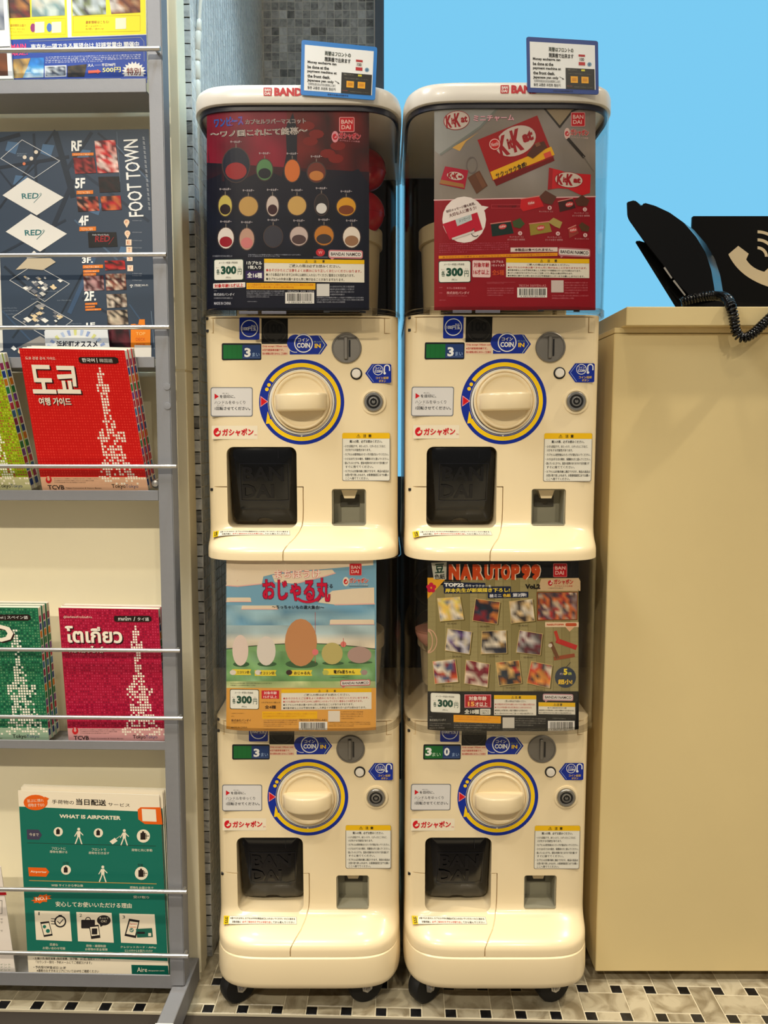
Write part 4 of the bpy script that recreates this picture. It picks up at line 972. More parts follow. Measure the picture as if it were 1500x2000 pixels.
# flap of the capsule outlet: convex smoked slab with a thumb notch and raised letters
fx0, fz1 = U(446.5, 877); fx1, _ = U(576.0, 877); fz0 = .1445; fz1 = .2545
FCX, FHW = (fx0 + fx1) / 2, (fx1 - fx0) / 2
def flap_y(x, z):
    u = (x - FCX) / FHW; w = (z - (fz0 + fz1) / 2) / ((fz1 - fz0) / 2)
    return -.0015 + .0085 * abs(u) ** 6 + .010 * (1 - w) + .006 * max(0, -w) ** 5 + .002 * max(0, w) ** 6 - .004 * (1 - w * w)
def f_flap(b):
    ol = rrect(fx0, fz0, fx1, fz1, .009, 6)
    # notch at the bottom middle
    out = []
    for i, q in enumerate(ol):
        out.append(q)
        nx = ol[(i + 1) % len(ol)]
        if abs(q[1] - fz0) < 1e-6 and abs(nx[1] - fz0) < 1e-6 and abs(nx[0] - q[0]) > .03:
            for k in range(0, 9):
                a = math.pi - math.pi * k / 8; out.append((FCX + .0125 * math.cos(a), fz0 + .0058 * math.sin(a)))
    ctr = (FCX, (fz0 + fz1) / 2)
    def sc2(s): return [(ctr[0] + (x - ctr[0]) * s, ctr[1] + (z - ctr[1]) * s) for x, z in out]
    rings = [[(x, flap_y(x, z) + .012, z) for x, z in out]]
    for s in (1.0, .985, .96, .9, .75, .55, .3, .08): rings.append([(x, flap_y(x, z) + (.002 if s == 1.0 else 0), z) for x, z in sc2(s)])
    loft(b, rings)
me_flap = mk('capsule_flap', f_flap, M_SMOKE, 40)
p = Print(380, 590, 3.571)
p.text('BAN', 330, 1148, 620, 1252, (4, 5, 12), 3, .03); p.text('DAI', 322, 1276, 548, 1372, (4, 5, 12), 3, .03); p.frame(312, 1128, 650, 1390, 3, (26, 28, 38), 3); p.line([(580, 1030), (582, 1090)], 2, (34, 34, 40), 3)
def fm(px, py, lv):
    x, z = U(px, py, -.004); return (x, flap_y(x, z) - .0004 - lv * EPS, z)
o = p.build('flap_lettering', fm, ink('embossed_print', 0.3, .4), None, local=(0, 0, 0), strip=8); me_flet = o.data; bpy.data.objects.remove(o)
# cup liner and coin tongue
def f_cup(b):
    x0, x1, z0, z1, d = cx0 + .0004, cx1 - .0004, cz0 + .0004, cz1 - .0004, .0355
    box(b, x0, x1, d - .002, d, z0, z1); box(b, x0, x0 + .0015, .003, d, z0, z1); box(b, x1 - .0015, x1, .003, d, z0, z1)
    box(b, x0, x1, .003, d, z1 - .0015, z1); box(b, x0, x1, -.002, d, z0, z0 + .0015)
me_cup = mk('coin_cup', f_cup, M_CUPG, None)
xc_ = (cx0 + cx1) / 2
def f_ton(b):
    prism(b, [(xc_ - .0125, cz1 - .001), (xc_ + .0125, cz1 - .001), (xc_ + .0075, cz1 - .015), (xc_ - .0075, cz1 - .015)], .016, .034)
me_ton = mk('coin_chute', f_ton, M_IVORY, None)
me_chd = mk('chute_shadow_plate', lambda b: box(b, xc_ - .014, xc_ + .014, .031, .0335, cz1 - .028, cz1 - .012), mat('chute_shade', (70, 66, 56), .6), None)  # dark plate standing in for the shade under the coin chute
# hinge pins
hp = [U(397 + 0.5, 618.5), U(399.5, 646.5), U(413, 952.5), (U(765, 617)[0], U(765, 617)[1])]
def pin_at(x, z): return mk('hinge_pin', lambda b: box(b, x - .0032, x + .0032, body_y(x, z) - .0006, body_y(x, z) + .003, z - .0020, z + .0020, .0004), M_DARK, None)
me_pins = [pin_at(x, z) for x, z in ((-.1325, hp[0][1] - .0015), (-.1325, hp[1][1] + .001), (hp[2][0], hp[2][1] - .0032))]
# grey tabs standing in for the labels' reflections on the dome flange
def f_reflection(a, c):
    def f(b):
        x0, z = U(a, 608, -.045); x1, _ = U(c, 608, -.045); y = dome_y((x0 + x1) / 2) - .0030
        box(b, x0, x1, y - .0008, y + .001, .4352, .4392, .0004)
    return mk('label_reflection', f, mat('reflection_grey', (84, 82, 92), 0.5), None)
me_reflections = [f_reflection(468, 505), f_reflection(512, 560)]
def f_hand(b):
    x0, z = U(634, 609, -.045); x1, _ = U(713, 609, -.045)
    def y(x): return dome_y(x) - .0030
    box(b, x0, x1, y(x0) - .0006, y(x0) + .001, .4389, .4398); box(b, x0 - .001, x0 + .007, y(x0) - .001, y(x0) + .001, .4372, .4398); box(b, x1 - .007, x1 + .001, y(x1) - .001, y(x1) + .001, .4372, .4398)
me_hand = mk('flange_handle', f_hand, M_DARK, None)
# ---- stickers, drawn in the measured frame of the left upper machine
BLU = (16, 44, 150)
def face(px, py, lv):
    x, z = U(px, py); return (x, -.0002 - lv * EPS, z)
def stk(p, name, fn=face, m=None, strip=None):
    o = p.build(name, fn, m or INK_S, None, local=(0, 0, 0), strip=strip); me = o.data; bpy.data.objects.remove(o); return me
def C7(): return Print(380, 590, 3.571)
ST = []
p = C7(); p.rr(313, 107, 453, 263, 10, BLU, 0); p.ring(383, 184, 54, 60, WHT); p.text('100円玉', 336, 172, 430, 200, WHT, 1, .03); p.text('専用', 394, 160, 424, 170, WHT, 1)
ST.append(('hundred_yen_label', stk(p, 'hundred_yen_label')))
p = C7(); p.rect(467, 114, 651, 292, (20, 19, 18), 0); p.ring(559, 204, 78, 82, (62, 58, 50), 1); p.disc(559, 200, 76, (34, 32, 29), 1); p.text('100', 506, 150, 612, 216, (18, 17, 16), 2, .03); p.ring(559, 204, 62, 66, (22, 21, 19), 2, 20, 160); p.line([(540, 124), (610, 150)], 7, (60, 58, 54), 3)
for k in range(9): p.disc(559 + 66 * math.cos(R(30 + 15 * k)), 206 + 66 * math.sin(R(30 + 15 * k)), 4, (14, 13, 12), 3, n=8)
ST.append(('coin_picture', stk(p, 'coin_picture')))
p = C7(); p.rect(470, 294, 652, 372, (232, 204, 176), 0)
for k, (t, x1) in enumerate((('Only accept 100yen coin', 646), ('※百円硬貨専用機です。', 622), ('他の硬貨は使えません ご注意を', 648))): p.text(t, 474, 302 + k * 25, x1, 317 + k * 25, (190, 40, 30), 1, .02)
ST.append(('coin_notice', stk(p, 'coin_notice')))
p = C7(); p.rr(132 / 1 + 532, 235, 700, 366, 6, BLU, 0) if False else p.poly([(664, 240), (664, 366), (880, 364), (926, 299), (878, 234), (850, 232)], BLU, 0); p.disc(705, 286, 60, BLU, .3); p.disc(760, 288, 68, BLU, .5); p.ring(760, 288, 58, 65, WHT, 1); p.ring(705, 290, 58, 62, WHT, .7, 80, 140, 14)
p.text('コイン', 722, 252, 798, 276, WHT, 2, .03); p.text('COIN', 714, 284, 806, 320, WHT, 2, .035); p.text('IN', 838, 290, 880, 320, YEL, 2, .035); p.text('投入口', 832, 272, 884, 282, (150, 180, 110), 2); p.line([(868, 238), (910, 299), (868, 360)], 4, (190, 206, 190), 1)
ST.append(('coin_in_label', stk(p, 'coin_in_label')))
def window(right):
    p = C7(); p.rr(190, 287, 466, 405, 10, (20, 22, 30), 0); p.rr(200, 299, 335, 396, 4, (22, 104, 48), 1); p.rr(333, 299, 460, 396, 4, (32, 58, 110), 1.5)
    if right: p.text('3', 206, 312, 252, 376, WHT, 2, .04); p.text('まい', 256, 350, 318, 380, (190, 220, 190), 2, .01); p.text('0', 342, 312, 384, 376, WHT, 2, .04)
    else:
        p.text('3', 348, 320, 392, 384, WHT, 2, .04)
        for k in range(3): p.rect(228 + 34 * k, 300, 230 + 34 * k, 396, (18, 90, 42), 1.3)
    p.text('まい', 402, 352, 454, 380, (150, 176, 214), 2, .01); p.line([(340, 386), (456, 386)], 2, (110, 130, 170), 2)
    return p
me_win, me_win2 = stk(window(0), 'price_window'), stk(window(1), 'price_window')
p = C7(); cx, cy = 747, 697; K = 1.0
p.ring(cx, cy, 222, 297, BLU, 0, n=72); p.ring(cx, cy, 243, 272, YEL, 1, -148, 148 + 0, n=64) if False else None
p.ring(cx, cy, 243, 272, YEL, 1, -146, 151, n=64); p.poly([(510, 762), (526, 846), (498, 850)], YEL, 2); p.poly([(510, 762), (524, 800), (530, 838), (520, 848)], YEL, 2.2)
p.disc(519, 578, 13, YEL, 1); p.disc(505, 609, 13, YEL, 1); p.poly([(460, 655), (460, 732), (514, 694)], (236, 160, 160), 1); p.poly([(464, 664), (464, 724), (506, 694)], (206, 20, 34), 2)
p.ring(cx, cy, 200, 236, (226, 224, 218), 2, n=64); p.ring(cx, cy, 228, 234, (20, 24, 60), 3, n=64); p.ring(cx, cy, 205, 213, (30, 26, 26), 3, n=64); p.poly([(738, 930), (756, 930), (747, 940)], WHT, 4)
ST.append(('dial_ring', stk(p, 'dial_ring')))
p = C7(); p.poly([(1190, 497), (1236, 432), (1364, 432), (1372, 440), (1372, 558), (1364, 564), (1240, 564)], BLU, 0); p.line([(1246, 440), (1204, 497), (1248, 556)], 3, (150, 170, 220), 1); p.ring(1280, 474, 32, 36, WHT, 1, n=24); p.text('コイン', 1258, 454, 1304, 470, WHT, 2, .02); p.text('COIN', 1256, 474, 1306, 492, WHT, 2, .03)
p.ring(1342, 458, 14, 22, WHT, 1, 180, 360, 12); p.rect(1320, 458, 1328, 490, WHT, 1); p.rect(1356, 458, 1364, 480, WHT, 1); p.disc(1326, 496, 9, WHT, 1, n=12); p.text('コイン返却', 1264, 520, 1352, 538, YEL, 1, .01); p.text('ボタン', 1286, 542, 1334, 558, YEL, 1, .01)
ST.append(('coin_return_label', stk(p, 'coin_return_label')))
p = C7(); p.rr(112, 594, 406, 799, 14, (120, 122, 126), 0); p.rr(118, 600, 400, 793, 12, (216, 213, 210), 1); p.poly([(140, 638), (140, 678), (170, 658)], (200, 20, 34), 2)
p.text('を目印に、', 176, 648, 284, 670, (40, 42, 50), 2, .02); p.text('めじるし', 196, 632, 240, 642, (60, 60, 64), 2); p.text('ハンドルをゆっくり', 140, 688, 354, 712, (40, 42, 50), 2, .0); p.text('1回転させてください。', 142, 730, 388, 754, (40, 42, 50), 2, .02); p.text('かいてん', 158, 716, 206, 724, (60, 60, 64), 2)
ST.append(('instruction_label', stk(p, 'instruction_label')))
def gmark(p, x, y, r, c, bg, lv=1):
    p.disc(x, y, r, c, lv, r * 1.18); p.disc(x + r * .25, y - r * .08, r * .30, bg, lv + 1, r * .2); p.poly([(x - r * .45, y + r * .22), (x + r * .75, y - r * .05), (x + r * .6, y + r * .3), (x - r * .1, y + r * .62)], bg, lv + 1); p.poly([(x + r * .35, y - r * 1.2), (x + r * 1.1, y - r * .9), (x + r * .7, y - r * .3), (x + r * .4, y - r * .5)], bg, lv + 1)
p = C7(); p.rr(120, 862, 440, 956, 6, (236, 224, 198), 0); gmark(p, 158, 908, 26, (206, 20, 36), (236, 224, 198)); p.text('ガシャポン', 192, 884, 412, 936, (206, 20, 36), 2, .04, -4); p.text('TM', 416, 922, 434, 932, (206, 20, 36), 2)
ST.append(('logo_label', stk(p, 'logo_label')))
p = C7(); p.rr(1030, 912, 1364, 1248, 12, (120, 116, 110), 0); p.rr(1034, 914, 1360, 1244, 11, (226, 222, 208), 1); p.rr(1030, 912, 1362, 950, 12, (232, 184, 24), 2); p.rect(1030, 930, 1362, 952, (232, 184, 24), 2)
p.text('⚠', 1130, 922, 1156, 944, BLK, 3, .02); p.text('注', 1176, 922, 1198, 944, BLK, 3, .03); p.text('意', 1212, 922, 1234, 944, BLK, 3, .03); p.text('購入の際、必ずお読みください。', 1082, 962, 1308, 982, (30, 30, 34), 2, .02)
for k, (x0, x1, t) in enumerate(((1042, 1334, '・小さな部品です。あたったり、とがったところなど、'), (1052, 1230, 'けがをする可能性があります。'), (1042, 1352, '・カプセルは使用後は小さい子が遊ばないでください。'), (1042, 1354, '・小さなお子さまの場合、保護者の方と遊んでください。'), (1042, 1346, '・遊んでいるときでも、窒息の危険がありますので目を離さず'), (1052, 1246, 'すぐに捨ててください。'), (1042, 1354, '・カプセルは対象年齢に適応できます。商品の返品は'), (1052, 1352, 'お受け取り致しかねます。お客様相談窓口までお願い'), (1052, 1214, 'ここへ捨ててください。'))):
    y = 996 + [0, 26, 57, 88, 117, 143, 174, 200, 224][k]; p.text(t, x0, y, x1, y + 18, (34, 34, 36), 2, .012)
ST.append(('caution_label', stk(p, 'caution_label')))
def slope(px, py, lv):
    """the tray label lies on the sloping tray: march along the view ray to the body surface"""
    Y = -.005
    for _ in range(14):
        x, z = U(px, py, Y); Y = .5 * Y + .5 * (body_y(x, z))
    x, z = U(px, py, Y); return (x, body_y(x, z) - .0002 - lv * EPS * 1.2, z + .0003 + lv * EPS * 1.2)
# its place is read from the lower left machine, where the slope is seen from above
UXL = -0.1155
def slopeL(px, py, lv):
    Y = -.01
    for _ in range(24):
        v = at(px, py, Y); x, z = v.x - UXL, v.z; Y = .6 * Y + .4 * body_y(x, z)
    v = at(px, py, Y); x, z = v.x - UXL, v.z
    return (x, body_y(x, z) - .0002 - lv * EPS * 1.5, z + .0002 + lv * EPS * 1.5)
p = Print(380, 1420, 3.448); p.poly([(195, 1270), (688, 1278), (690, 1330), (195, 1328)], (180, 174, 160), 0); p.poly([(200, 1273), (684, 1281), (686, 1326), (198, 1324)], (232, 226, 208), 1)
p.poly([(198, 1270), (236, 1272), (228, 1328), (196, 1330)], (232, 196, 20), 2); p.text('注意', 204, 1276, 226, 1322, BLK, 3, .02)
p.textq('※食べられません カプセルや中の商品は口に入れないでください のどに詰まる', [(242, 1280), (676, 1286), (676, 1300), (242, 1294)], (40, 36, 34), 3, .02); p.textq('対象年齢に', [(254, 1304), (314, 1305), (314, 1320), (254, 1319)], (40, 36, 34), 3, .02); p.textq('必ずご自分のカプセルを取り出し', [(322, 1305), (524, 1308), (524, 1322), (322, 1319)], (190, 50, 40), 3, .02); p.textq('てから遊んでください', [(528, 1308), (676, 1310), (676, 1322), (528, 1322)], (40, 36, 34), 3, .02)
ST.append(('tray_label', stk(p, 'tray_label', slopeL, None, 12)))
# front logo of the lid
def lidf(px, py, lv):
    Y = -.05
    for _ in range(4):
        x, z = U(px, py, Y); Y = .030 - .080 * max(0, 1 - abs(x / .1432) ** 6) ** .4
    x, z = U(px, py, Y); return (x, Y - .0003 - lv * EPS, z)
p = Print(360, 0, 3.225)
p.rr(499, 552, 551, 604, 4, (190, 16, 36), 0); p.text('BAN', 506, 558, 544, 576, (236, 226, 220), 1, .04); p.text('DAI', 506, 580, 542, 598, (236, 226, 220), 1, .04)
p.text('BAND', 566, 552, 742, 604, (190, 16, 36), 0, .055, 2); p.text('AI', 748, 556, 812, 596, (190, 16, 36), 0, .055, 1)
me_lidp = stk(p, 'lid_logo', lidf, None, 10)
for it in p.P: it[0][:] = [(x + 33, y) for x, y in it[0]]
me_lidp2 = stk(p, 'lid_logo', lidf, None, 10)          # on the right machine the logo sits further to the right
# casters
def caster(cx, cy, ang):
    Mx = Matrix.Translation((cx, cy, 0)) @ Matrix.Rotation(ang, 4, 'Z')
    b = B(); lathe(b, [(.016, -.0105), (.0250, -.0105), (.0272, -.0075), (.0276, 0), (.0272, .0075), (.0250, .0105), (.016, .0105)], (0, 0, .0276), 'Y', 36); b.transform(Mx)
    w = bpy.data.meshes.new('wheel'); bmesh.ops.recalc_face_normals(b, faces=b.faces); b.to_mesh(w); b.free(); w.materials.append(M_TYRE); finish(w, 40)
    b = B()
    for s in (-1, 1):
        prism(b, [(-.011, .0495), (.011, .0495), (.009, .036), (.0075, .023), (0, .0185), (-.0075, .023), (-.009, .036)], s * .0116, s * .0134)
    lathe(b, [(.0001, -.0185), (.0030, -.0182), (.0038, -.0160), (.0056, -.0157), (.0062, -.0134)], (0, 0, .0272), 'Y', 16); b.transform(Mx)
    f = bpy.data.meshes.new('fork'); bmesh.ops.recalc_face_normals(b, faces=b.faces); b.to_mesh(f); b.free(); f.materials.append(M_ROD); finish(f, 40)
    return w, f
CAST = [caster(-.108, -.010, R(38)), caster(.086, -.008, R(20)), caster(-.10, .23, R(10)), caster(.10, .23, R(-20))]
POS = dict(LU=(-0.1185, 0.0, UZ), LL=(-0.1155, 0.0, 0.0), RU=(0.1698, -0.006, UZ + .0005), RL=(0.1712, 0.0, 0.0))
LAB = dict(LU='white capsule vending machine, upper of the left tower, showing the dark keychain poster',
           LL='white capsule vending machine on casters, lower of the left tower, with the landscape poster',
           RU='white capsule vending machine, upper of the right tower, showing the red chocolate wafer poster',
           RL='white capsule vending machine on casters, lower of the right tower, with the picture card poster')
def part(name, me, parent): return mesh_obj(name, me, None, parent)
MACH = {}
for key, loc in POS.items():
    up = key[1] == 'U'
    m = thing('capsule_machine', loc, LAB[key], 'vending machine', 'capsule vending machines'); MACH[key] = m
    part('body', me_body, m); part('dome', me_domeU if up else me_domeL, m); part('dome_flange', me_rim, m)
    if up: [part('label_reflection', q, m) for q in me_reflections]; part('flange_handle', me_hand, m)
    part('back_board', me_backU if up else me_backL, m); h = part('hopper', me_tubU if up else me_tubL, m); [part('hopper_foot', q, h) for q in me_feet]
    if up: l = part('lid', me_lid, m); part('lid_logo', me_lidp if key == 'LU' else me_lidp2, l); part('lid_seal', me_liner, l)
    else:
        part('base', me_base, m)
        for k, (w, f) in enumerate(CAST):
            cf = part('caster', f, m); part('wheel', w, cf)
            if key == 'RL' and k == 0: cf.rotation_euler = (0, 0, 0)
    d = part('dial', me_dial, m); part('grip', me_grip, d)
    s_ = part('coin_slot', me_slot, m); part('slit', me_slit, s_)
    b_ = part('return_button', me_btn, m); part('button_cap', me_btn2, b_)
    l_ = part('lock_collar', me_lockr, m); part('lock', me_lock, l_); part('key_notch', me_key, l_)
    f_ = part('capsule_flap', me_flap, m); part('flap_lettering', me_flet, f_)
    c_ = part('coin_cup', me_cup, m); part('coin_chute', me_ton, c_); part('chute_shade_plate', me_chd, c_)
    [part('hinge_pin', q, m) for q in me_pins]
    w_ = part('price_window', me_win2 if key == 'RL' else me_win, m)
    rnd = random.Random(hash(key[0]) % 7 + (3 if up else 5))
    for nm, me in ST:
        q = part(nm, me, m)
        if nm in ('hundred_yen_label', 'coin_notice', 'instruction_label', 'logo_label', 'caution_label', 'coin_picture') and key != 'LU':
            q.location = (rnd.uniform(-.0012, .0012), 0, rnd.uniform(-.0012, .0012))
    if key == 'RL':
        pass
# ---- capsules inside the domes
def capsule(key, x, y, z, m, label, group):
    base = Vector(POS[key]) + Vector((x, y, z)); t = thing('capsule', base, label, 'capsule', group)
    r = .031
    b = B(); lathe(b, [(r * math.sin(a), r - r * math.cos(a)) for a in [R(4 + 86 * k / 9) for k in range(10)]], (0, 0, 0), 'Z', 28)
    me = bpy.data.meshes.new('lower_half'); bmesh.ops.recalc_face_normals(b, faces=b.faces); b.to_mesh(me); b.free(); finish(me, 60); mesh_obj('lower_half', me, m[0], t)
    b = B(); r2 = r * 1.02; lathe(b, [(r2, r - .003)] + [(r2 * math.sin(a), r - r2 * math.cos(a)) for a in [R(90 + 86 * k / 9) for k in range(10)]], (0, 0, 0), 'Z', 28)
    me = bpy.data.meshes.new('upper_half'); bmesh.ops.recalc_face_normals(b, faces=b.faces); b.to_mesh(me); b.free(); finish(me, 60); mesh_obj('upper_half', me, m[1], t)
RCAP = mat('red_capsule', (190, 14, 34), 0.25, coat=.3); CCAP = clear_plastic('clear_capsule', (0.80, 0.78, 0.75), 1.0, 0.06)
PINK = mat('pink_capsule', (214, 150, 130), 0.4)
zt2 = .585 - .012
for x, y, k, lb in ((.088, .085, 0, 'red capsule low at the right inside the upper left dome'), (.090, .088, 1, 'red capsule high at the right inside the upper left dome'), (-.088, .085, 0, 'red capsule low at the left inside the upper left dome'), (-.086, .088, 1, 'red capsule high at the left inside the upper left dome')):
    capsule('LU', x, y, zt2 + .0628 * k, (RCAP, RCAP), lb, 'red capsules in the upper left dome')
zt2 = .546 - .012
for x, y, k, lb in ((.090, .062, 0, 'clear capsule low at the right inside the lower right dome'), (.088, .064, 1, 'clear capsule high at the right inside the lower right dome'), (-.092, .06, 0, 'pink and clear capsule low at the left inside the lower right dome'), (-.096, .066, 1, 'clear capsule high at the left inside the lower right dome')):
    capsule('RL', x, y, zt2 + .0628 * k, (PINK if 'pink' in lb else CCAP, CCAP), lb, 'clear capsules in the lower right dome')

# ================================================================ POSTERS in the domes
INK_C = ink('glossy_poster', 0.38, 0.2)
def poster_map(key, gap=.0052):
    X0, Y0, Z0 = POS[key]
    def fn(px, py, lv):
        Y = Y0 - .03
        for _ in range(3):
            v = at(px, py, Y); Y = Y0 + dome_y(v.x - X0) + gap
        v = at(px, py, Y); return (v.x, Y - lv * EPS, max(v.z, Z0 + .4392))
    return fn
def price(p, x0, y0, x1, y1, dy=0, border=(30, 60, 50)):
    w, h = x1 - x0, y1 - y0; g = (20, 74, 56)
    p.rr(x0, y0, x1, y1, w * .06, border, 3, dy); p.rr(x0 + w * .02, y0 + h * .03, x1 - w * .02, y1 - h * .03, w * .055, (238, 238, 226), 4, dy)
    def t(s, a, b, c, d, col, bold=0): p.text(s, x0 + w * a, y0 + h * b + dy * a, x0 + w * c, y0 + h * d + dy * a, col, 5, bold, dy * (c - a))
    t('メーカー希望小売価格', .17, .12, .80, .22, (70, 70, 66)); t('各', .09, .46, .20, .72, g, .02); t('300', .24, .32, .76, .72, g, .055); t('円', .80, .46, .93, .74, g, .01); t('かく', .08, .37, .18, .43, (150, 90, 90)); t('えん', .82, .36, .92, .42, (150, 90, 90)); t('(税込)', .40, .82, .58, .92, (70, 70, 66))
def bnlogo(p, x0, y0, x1, y1, dy=0, c=(206, 130, 134)):
    w, h = x1 - x0, y1 - y0
    p.rr(x0, y0, x1, y1, h * .25, c, 3, dy); p.poly([(x0 + w * .06, y1 - 2), (x0 + w * .18, y1 - 2), (x0 + w * .09, y1 + h * .26)], c, 3); p.rr(x0 + w * .03, y0 + h * .17, x1 - w * .03, y1 - h * .17, h * .15, (232, 226, 220), 4, dy); p.text('BANDAI NAMCO', x0 + w * .07, y0 + h * .3, x1 - w * .06, y1 - h * .3, (50, 34, 34), 5, .018, dy * .9)
def bandai(p, x0, y0, x1, y1, edge=(226, 150, 150)):
    w, h = x1 - x0, y1 - y0
    p.rr(x0, y0, x1, y1, w * .08, edge, 3); p.rr(x0 + w * .05, y0 + h * .05, x1 - w * .05, y1 - h * .05, w * .05, (196, 18, 32), 4); p.text('BAN', x0 + w * .14, y0 + h * .18, x1 - w * .13, y0 + h * .46, (240, 196, 186), 5, .02); p.text('DAI', x0 + w * .15, y0 + h * .54, x1 - w * .24, y0 + h * .82, (240, 196, 186), 5, .02)
def gasha(p, x0, y0, x1, y1, c=(200, 30, 40), halo=None, dy=0):
    w, h = x1 - x0, y1 - y0
    if halo: p.disc(x0 + w * .11, y0 + h * .5, w * .125, halo, 2, h * .6); p.text('ガシャポン', x0 + w * .235, y0 - h * .03, x1 + w * .01, y0 + h * .73, halo, 2, .09, dy)
    gmark(p, x0 + w * .11, y0 + h * .5, w * .09, c, halo or (240, 220, 210), 3); p.text('ガシャポン', x0 + w * .25, y0, x1, y0 + h * .68, c, 4, .03, dy); p.text('カプセルトイの楽園', x0 + w * .27, y0 + h * .80, x1 - w * .03, y0 + h * .97, halo or c, 4, 0, dy)
def caution(p, x0, y0, x1, y1, n, hd, dy=0, red=1, head='ご購入の際は必ずお読みください。', seed=0):
    p.rect(x0, y0, x1, y1, (232, 226, 210), 3, dy); p.rect(x0, y0, x1, y0 + hd, (236, 188, 10), 4, dy); w = x1 - x0
    d = lambda u: dy * u
    for k, t in enumerate('⚠注意'): p.text(t, x0 + w * (.41 + .085 * k), y0 + hd * .2 + d(.45), x0 + w * (.41 + .085 * k) + hd * .62, y0 + hd * .85 + d(.45), BLK, 5, .02)
    y = y0 + hd + (y1 - y0 - hd) * .05; h = (y1 - y) / (n + 1)
    p.text(head, x0 + w * .25, y + h * .05 + d(.25), x0 + w * .76, y + h * .75 + d(.25), (60, 60, 54), 4, .01, d(.5))
    for k in range(n):
        t = FILL[(k + seed) % 6]; e = x1 - w * (.03, .1, .2, .06, .3)[k % 5]
        p.text('●' + t + 'おります。', x0 + w * .02, y + h * (k + 1.1) + d(.02), e, y + h * (k + 1.1) + h * .68 + d(.02), (190, 50, 50) if k < red else (50, 50, 46), 4, .01, d((e - x0) / w))
def poster(key, p, quad, label, back=(60, 60, 60)):
    fn = poster_map(key)
    t = thing('poster', Vector(fn((quad[0] + quad[2]) / 2, quad[3], 0)), label, 'poster', 'advertising posters inside the domes')
    p.build('print', fn, INK_C, t, strip=9)
    q = Print(); q.rect(quad[0] + .2, quad[1] + .2, quad[2] - .2, quad[3] - .2, back, 0); q.build('backing_card', lambda a, b, l: (lambda v: (v[0], v[1] + .0006, v[2]))(fn(a, b, 0)), INK_M, t, strip=9)
    return t

# 1. dark keychain poster (figures replaced by plain oval charms)
p = Print(); p.rect(404, 200, 721, 606, (12, 16, 34), 0)
p.photo([(404, 200), (600, 200), (600, 360), (404, 340)], [(120, 14, 40), (104, 12, 36), (130, 18, 44)], 6, 5, 3, 1)
p.photo([(560, 200), (721, 200), (721, 360), (560, 350)], [(60, 14, 18), (96, 16, 20), (40, 14, 16), (110, 22, 20)], 6, 5, 8, 1)
p.photo([(404, 318), (721, 336), (721, 372), (404, 352)], [(40, 14, 30), (20, 16, 32), (60, 14, 30)], 10, 1, 9, 1.2)
p.poly([(404, 352), (440, 336), (480, 348), (520, 330), (550, 346), (560, 300), (558, 250), (572, 220), (580, 250), (580, 330), (640, 352), (700, 330), (721, 360), (721, 420), (404, 420)], (14, 16, 34), 1.4)
p.photo([(404, 400), (721, 400), (721, 500), (404, 500)], [(10, 18, 36), (14, 20, 38), (10, 14, 28)], 8, 3, 4, 1.5)
for x, y in ((600, 246), (618, 262), (606, 276), (640, 300), (656, 310), (660, 285)): p.disc(x, y, 15, (120, 24, 20), 1.5, 9, 10)
p.o(390, 200, 7.5)
p.textq('ワンピース', [(210, 240), (634, 188), (640, 330), (214, 370)], (40, 90, 180), 3, .05); p.textq('ピース', [(430, 250), (632, 196), (638, 320), (440, 350)], (130, 70, 160), 3.5, .02)
p.textq('カプセルラバーマスコット', [(664, 250), (1556, 232), (1560, 312), (668, 328)], (214, 200, 196), 4, .05); p.textq('カプセルラバーマスコット', [(664, 250), (1556, 232), (1560, 312), (668, 328)], (40, 20, 28), 5, -.006)
p.textq('～ワノ国これにて終幕～', [(150, 420), (1580, 352), (1584, 470), (160, 520)], (226, 216, 206), 4, .05); p.textq('～ワノ国これにて終幕～', [(150, 420), (1580, 352), (1584, 470), (160, 520)], (50, 24, 32), 5, -.008)
p.o(360, 0, 3.225)
bandai(p, 975, 738, 1072, 832); gasha(p, 930, 832, 1110, 892, (196, 24, 40), (226, 150, 160), 8)
def charm(x, y, w, h, c, lab=True, c2=None):
    p.line([(x, y - h - 22), (x, y - h)], 6, (120, 110, 100), 2); p.disc(x, y, w + 6, (70, 56, 54), 2, h + 6); p.disc(x, y, w, c, 3, h)
    if c2: p.disc(x, y + h * .35, w * .8, c2, 4, h * .5)
    if lab: p.text('キーホルダー', x - 36, y - h - 46, x + 36, y - h - 30, (206, 196, 200), 3, .03)
for a in ((326, 1040, 84, 108, (24, 30, 48), 1, (150, 40, 44)), (506, 1070, 50, 66, (86, 130, 84), 1, (28, 30, 40)), (680, 1076, 48, 70, (206, 110, 50)), (832, 1086, 56, 62, (110, 50, 40), 1, (190, 120, 60)),
          (258, 1296, 42, 66, (196, 178, 90), 1, (40, 26, 30)), (404, 1300, 60, 62, (190, 150, 84)), (556, 1298, 38, 64, (206, 190, 180), 1, (60, 30, 36)), (710, 1296, 58, 60, (200, 160, 90)), (864, 1290, 42, 66, (40, 36, 40), 1, (214, 210, 206)), (1020, 1302, 60, 58, (210, 150, 40), 1, (120, 60, 30)),
          (262, 1500, 50, 66, (224, 214, 206), 1, (150, 24, 40)), (394, 1506, 46, 68, (190, 150, 130), 1, (206, 120, 120)), (560, 1490, 58, 66, (56, 56, 66)), (722, 1488, 56, 60, (196, 176, 168), 1, (80, 60, 60)), (880, 1484, 60, 62, (190, 120, 40), 1, (60, 50, 50)), (1054, 1494, 54, 66, (226, 214, 200), 1, (150, 110, 80))): charm(*a)
p.o(390, 400, 7.5)
lines(p, 190, 738, 670, 772, 1, (176, 180, 196), 3, 1, .8); lines(p, 712, 724, 1480, 770, 2, (176, 180, 196), 3, 3, .8)
